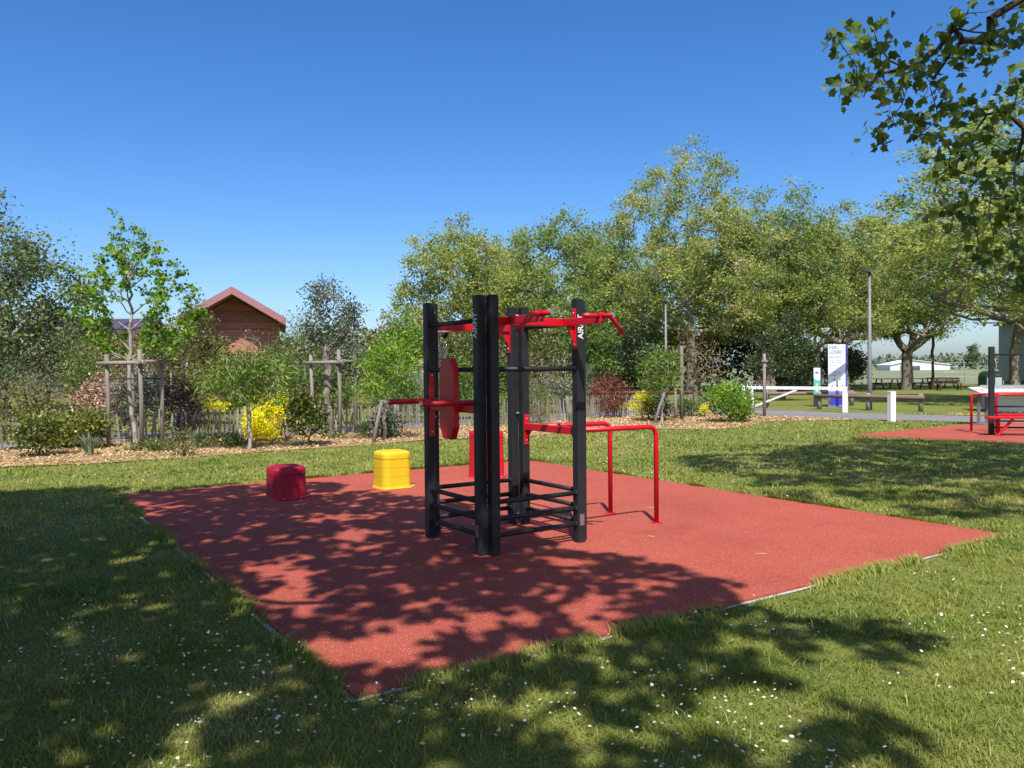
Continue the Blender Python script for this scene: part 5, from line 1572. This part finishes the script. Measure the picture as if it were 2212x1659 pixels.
lobed_tree('plane_tree', 'plane tree beyond the right edge whose leafy bough hangs into the top right corner', (10.8, 8.4, 0), (10.4, 8.8, 3.6), np.concatenate([bl, pts]), tg, 0.12, 411, M['lf_near'], 0.34, 0.5,
           boughs=(((10.4, 8.8, 3.9), (7.3, 11.5, 6.85), LINE1 + BOUGH[:27], 0.085), ((10.4, 8.8, 3.3), (6.98, 11.0, 4.87), BOUGH[27:], 0.06)))

# ================================================================== GRASS, DAISIES, CHIPS
def off_ground(x, y, margin=0.0):
    keep = ~inside(x, y, MULCH) & ~inside(x, y, PATH)
    lx = (x - PAD_F[0]) * CU + (y - PAD_F[1]) * SU
    ly = -(x - PAD_F[0]) * SU + (y - PAD_F[1]) * CU
    wob = 0.05 * (vnoise(x, y, 3.0, 31) - 0.35)
    keep &= ~((lx > wob) & (lx < 6.68 - wob) & (ly > wob) & (ly < 8.13 - wob))
    keep &= ~inside(x, y, PAD2)
    return keep

def grass(bands):
    rng = np.random.default_rng(21)
    VV, FF, TT = [], [], []
    base = 0
    for (y0, y1, dens, hgt, wid) in bands:
        area = (y1 - y0) * 2 * (0.70 * y1 + 1.5)
        n = int(area * dens)
        x = (rng.random(n) * 2 - 1) * (0.70 * y1 + 1.5)
        y = y0 + (y1 - y0) * rng.random(n)
        k = (np.abs(x) < 0.70 * y + 1.5) & off_ground(x, y)
        x, y = x[k], y[k]
        # clumping
        cl = 0.55 * vnoise(x, y, 2.2, 41) + 0.45 * vnoise(x, y, 9.0, 42)
        k = rng.random(len(x)) < 0.35 + 0.9 * cl
        x, y, cl = x[k], y[k], cl[k]
        n = len(x)
        h = hgt * (0.35 + 1.15 * cl ** 1.5) * (0.6 + 0.7 * rng.random(n))
        tall = rng.random(n) < 0.012
        h = np.where(tall, h * 1.9, h)
        a = rng.random(n) * 6.2832
        lean = h * (0.5 + 1.5 * rng.random(n))
        dx, dy = np.cos(a), np.sin(a)
        w = wid * (0.7 + 0.6 * rng.random(n)) / 2
        z0 = np.zeros(n)
        b = np.stack([x, y, z0 - 0.003], 1)
        side = np.stack([-dy * w, dx * w, z0], 1)
        mid = b + np.stack([dx * lean * 0.35, dy * lean * 0.35, h * 0.62], 1)
        tip = b + np.stack([dx * lean, dy * lean, h], 1)
        V = np.stack([b - side, b + side, mid + side * 0.8, mid - side * 0.8, tip], 1).reshape(-1, 3)
        i = base + np.arange(n)[:, None] * 5
        F = np.concatenate([i + np.array([[0, 1, 2]]), i + np.array([[0, 2, 3]]), i + np.array([[3, 2, 4]])], 1).reshape(-1, 3)
        t = -0.02 + 0.38 * vnoise(x, y, 0.45, 45) + 0.55 * vnoise(x, y, 1.7, 43) + 0.28 * (rng.random(n) - 0.3) + 0.12 * (vnoise(x, y, 6, 44) - 0.5)
        t = np.where(tall | (rng.random(n) < 0.05), 0.95, t)
        VV.append(V); FF.append(F); TT.append(np.repeat(np.clip(t, 0, 1), 3))
        base += len(V)
    # longer fringe leaning over the pad's edge
    n = 26000
    e = rng.integers(0, 4, n)
    q = rng.random(n)
    dist = 0.11 * rng.random(n) ** 1.5 + 0.004
    lu = np.where(e == 0, q * 6.68, np.where(e == 1, 6.68 + dist, np.where(e == 2, q * 6.68, -dist)))
    lv = np.where(e == 0, -dist, np.where(e == 1, q * 8.13, np.where(e == 2, 8.13 + dist, q * 8.13)))
    x = PAD_F[0] + lu * CU - lv * SU
    y = PAD_F[1] + lu * SU + lv * CU
    k = vnoise(x, y, 1.6, 51) * 0.55 + vnoise(x, y, 5.0, 52) * 0.45 > 0.36 + 0.2 * rng.random(n)
    x, y, e = x[k], y[k], e[k]
    n = len(x)
    iu = np.where(e == 1, -1.0, np.where(e == 3, 1.0, 0.0)); iv = np.where(e == 0, 1.0, np.where(e == 2, -1.0, 0.0))
    dx = iu * CU - iv * SU + rng.normal(size=n) * 0.7
    dy = iu * SU + iv * CU + rng.normal(size=n) * 0.7
    L = np.hypot(dx, dy) + 1e-6
    dx, dy = dx / L, dy / L
    h = 0.055 * (0.5 + rng.random(n))
    lean = h * (0.3 + 1.2 * rng.random(n))
    w = 0.0032 * (1 + 0.08 * y)
    z0 = np.zeros(n)
    b = np.stack([x, y, z0 - 0.003], 1)
    side = np.stack([-dy * w, dx * w, z0], 1)
    mid = b + np.stack([dx * lean * 0.35, dy * lean * 0.35, h * 0.62], 1)
    tip = b + np.stack([dx * lean, dy * lean, h], 1)
    V = np.stack([b - side, b + side, mid + side * 0.8, mid - side * 0.8, tip], 1).reshape(-1, 3)
    i = base + np.arange(n)[:, None] * 5
    F = np.concatenate([i + np.array([[0, 1, 2]]), i + np.array([[0, 2, 3]]), i + np.array([[3, 2, 4]])], 1).reshape(-1, 3)
    VV.append(V); FF.append(F); TT.append(np.repeat(np.clip(0.3 + 0.5 * rng.random(n), 0, 1), 3))
    me = fast_mesh('grass', np.concatenate(VV), np.concatenate(FF), M['grass'], np.concatenate(TT))
    o = link('grass', me)
    o['label'] = 'short daisy lawn grass'
    return tag(o, kind='stuff')
grass([(2.6, 5.0, 8500, 0.036, 0.0045), (5.0, 8.0, 4200, 0.037, 0.0062), (8.0, 12.0, 1300, 0.042, 0.011), (12.0, 18.0, 480, 0.045, 0.017), (18.0, 28.0, 150, 0.05, 0.028)])

def flowers(name, n, y0, y1, size, mats, seed, thr, xr=None, label=None):
    rng = np.random.default_rng(seed)
    y = y0 + (y1 - y0) * rng.random(n) ** 1.2
    x = (rng.random(n) * 2 - 1) * (0.68 * y + 0.5)
    k = off_ground(x, y) & (vnoise(x, y, 0.9, seed + 1) * 0.6 + vnoise(x, y, 3.1, seed + 2) * 0.4 > thr - 0.12 * (x > 0.5) - 0.10 * rng.random(n))
    x, y = x[k], y[k]
    V, F, mi = [], [], []
    for px, py in zip(x, y):
        s = size * (0.7 + 0.5 * rng.random())
        z = 0.035 + 0.045 * rng.random()
        tx, ty = rng.normal() * 0.3, rng.normal() * 0.3 - 0.15
        b = len(V)
        V.append((px, py, z + 0.002))
        for q in range(10):
            a = q * 0.6283
            r = s * (0.5 if q % 2 == 0 else 0.36)
            cx, cy = r * math.cos(a), r * math.sin(a)
            V.append((px + cx, py + cy, z + cx * tx + cy * ty))
        for q in range(10):
            F.append((b, b + 1 + q, b + 1 + (q + 1) % 10)); mi.append(0)
        if len(mats) > 1:
            b = len(V)
            V.append((px, py, z + 0.007))
            for q in range(5):
                a = q * 1.2566
                cx, cy = s * 0.17 * math.cos(a), s * 0.17 * math.sin(a)
                V.append((px + cx, py + cy, z + 0.004 + cx * tx + cy * ty))
            for q in range(5):
                F.append((b, b + 1 + q, b + 1 + (q + 1) % 5)); mi.append(1)
    me = fast_mesh(name, np.array(V), np.array(F), mats)
    me.polygons.foreach_set('material_index', np.array(mi, dtype=np.int32))
    o = link(name, me)
    o['label'] = label
    return tag(o, kind='stuff')
flowers('daisies', 10000, 2.8, 22.0, 0.0185, [M['petal'], M['buttercup']], 500, 0.715, label='white daisies scattered over the lawn')
flowers('buttercups', 700, 3.2, 16.0, 0.022, [M['buttercup']], 510, 0.70, label='a few yellow flowers in the lawn')

def chips(n, poly, seed, name='wood_chips'):
    rng = np.random.default_rng(seed)
    xs = [p[0] for p in poly]; ys = [p[1] for p in poly]
    x = min(xs) + (max(xs) - min(xs)) * rng.random(n)
    y = min(ys) + (max(ys) - min(ys)) * rng.random(n)
    x2, y2 = x + rng.normal(size=n) * 0.12, y + rng.normal(size=n) * 0.12
    k = inside(x2, y2, poly)
    x, y = x[k], y[k]
    n = len(x)
    z = 0.018 + 0.03 * rng.random(n)
    me = leaves(name, np.stack([x, y, z], 1), 0.03 + 0.05 * rng.random(n), M['chip'], rng.random(n), 'oval', 2.5, rng=rng)
    o = link(name, me)
    o['label'] = 'pale wood chips covering the planting bed'
    return tag(o, kind='stuff')
chips(90000, MULCH, 600)
chips(2500, VERGE, 601)

# weeds and grass creeping into the front of the bed
def weeds():
    rng = np.random.default_rng(61)
    n = 30000
    x = -11 + 22 * rng.random(n); y = 12.5 + 13 * rng.random(n)
    k = inside(x, y, MULCH) & (vnoise(x, y, 0.9, 62) * 0.6 + vnoise(x, y, 3, 63) * 0.4 > 0.66)
    x, y = x[k], y[k]
    n = len(x)
    me = leaves('weeds', np.stack([x, y, 0.02 + 0.05 * rng.random(n)], 1), 0.05 + 0.05 * rng.random(n), M['lf_green'], 0.4 + 0.6 * rng.random(n), 'lance', 0.4, rng=rng)
    o = link('weeds', me)
    o['label'] = 'green weeds creeping over the wood chips'
    tag(o, kind='stuff')
weeds()

# dry straws lying on the rubber pad
def straw(x, y, L, a, label):
    m = MB().tube([(-L / 2, 0, 0), (-L * 0.1, 0.012 * L / 0.1, 0.004), (L * 0.2, -0.006, 0.003), (L / 2, 0.01, 0.001)], [0.002, 0.003, 0.003, 0.0015], 5)
    o = m.build('dry_straw', M['drygrass'])
    o.location = (x, y, 0.0255)
    o.rotation_euler = (0, 0, a)
    tag(o, label, 'straw', 'dry straws on the red pad')
straw(2.16, 6.98, 0.12, 0.1, 'pale dry straw lying alone on the sunlit right half of the red pad')
straw(1.33, 7.75, 0.08, 2.9, 'dry straw on the red pad right of the tower foot')
straw(0.28, 7.32, 0.20, 0.9, 'bent dry twig beside the foot of the tower right post')
straw(1.62, 9.35, 0.17, 2.7, 'dry straw on the red pad between the parallel bar posts')
straw(0.02, 7.05, 0.12, 0.3, 'short dry straw just right of the tower front posts')
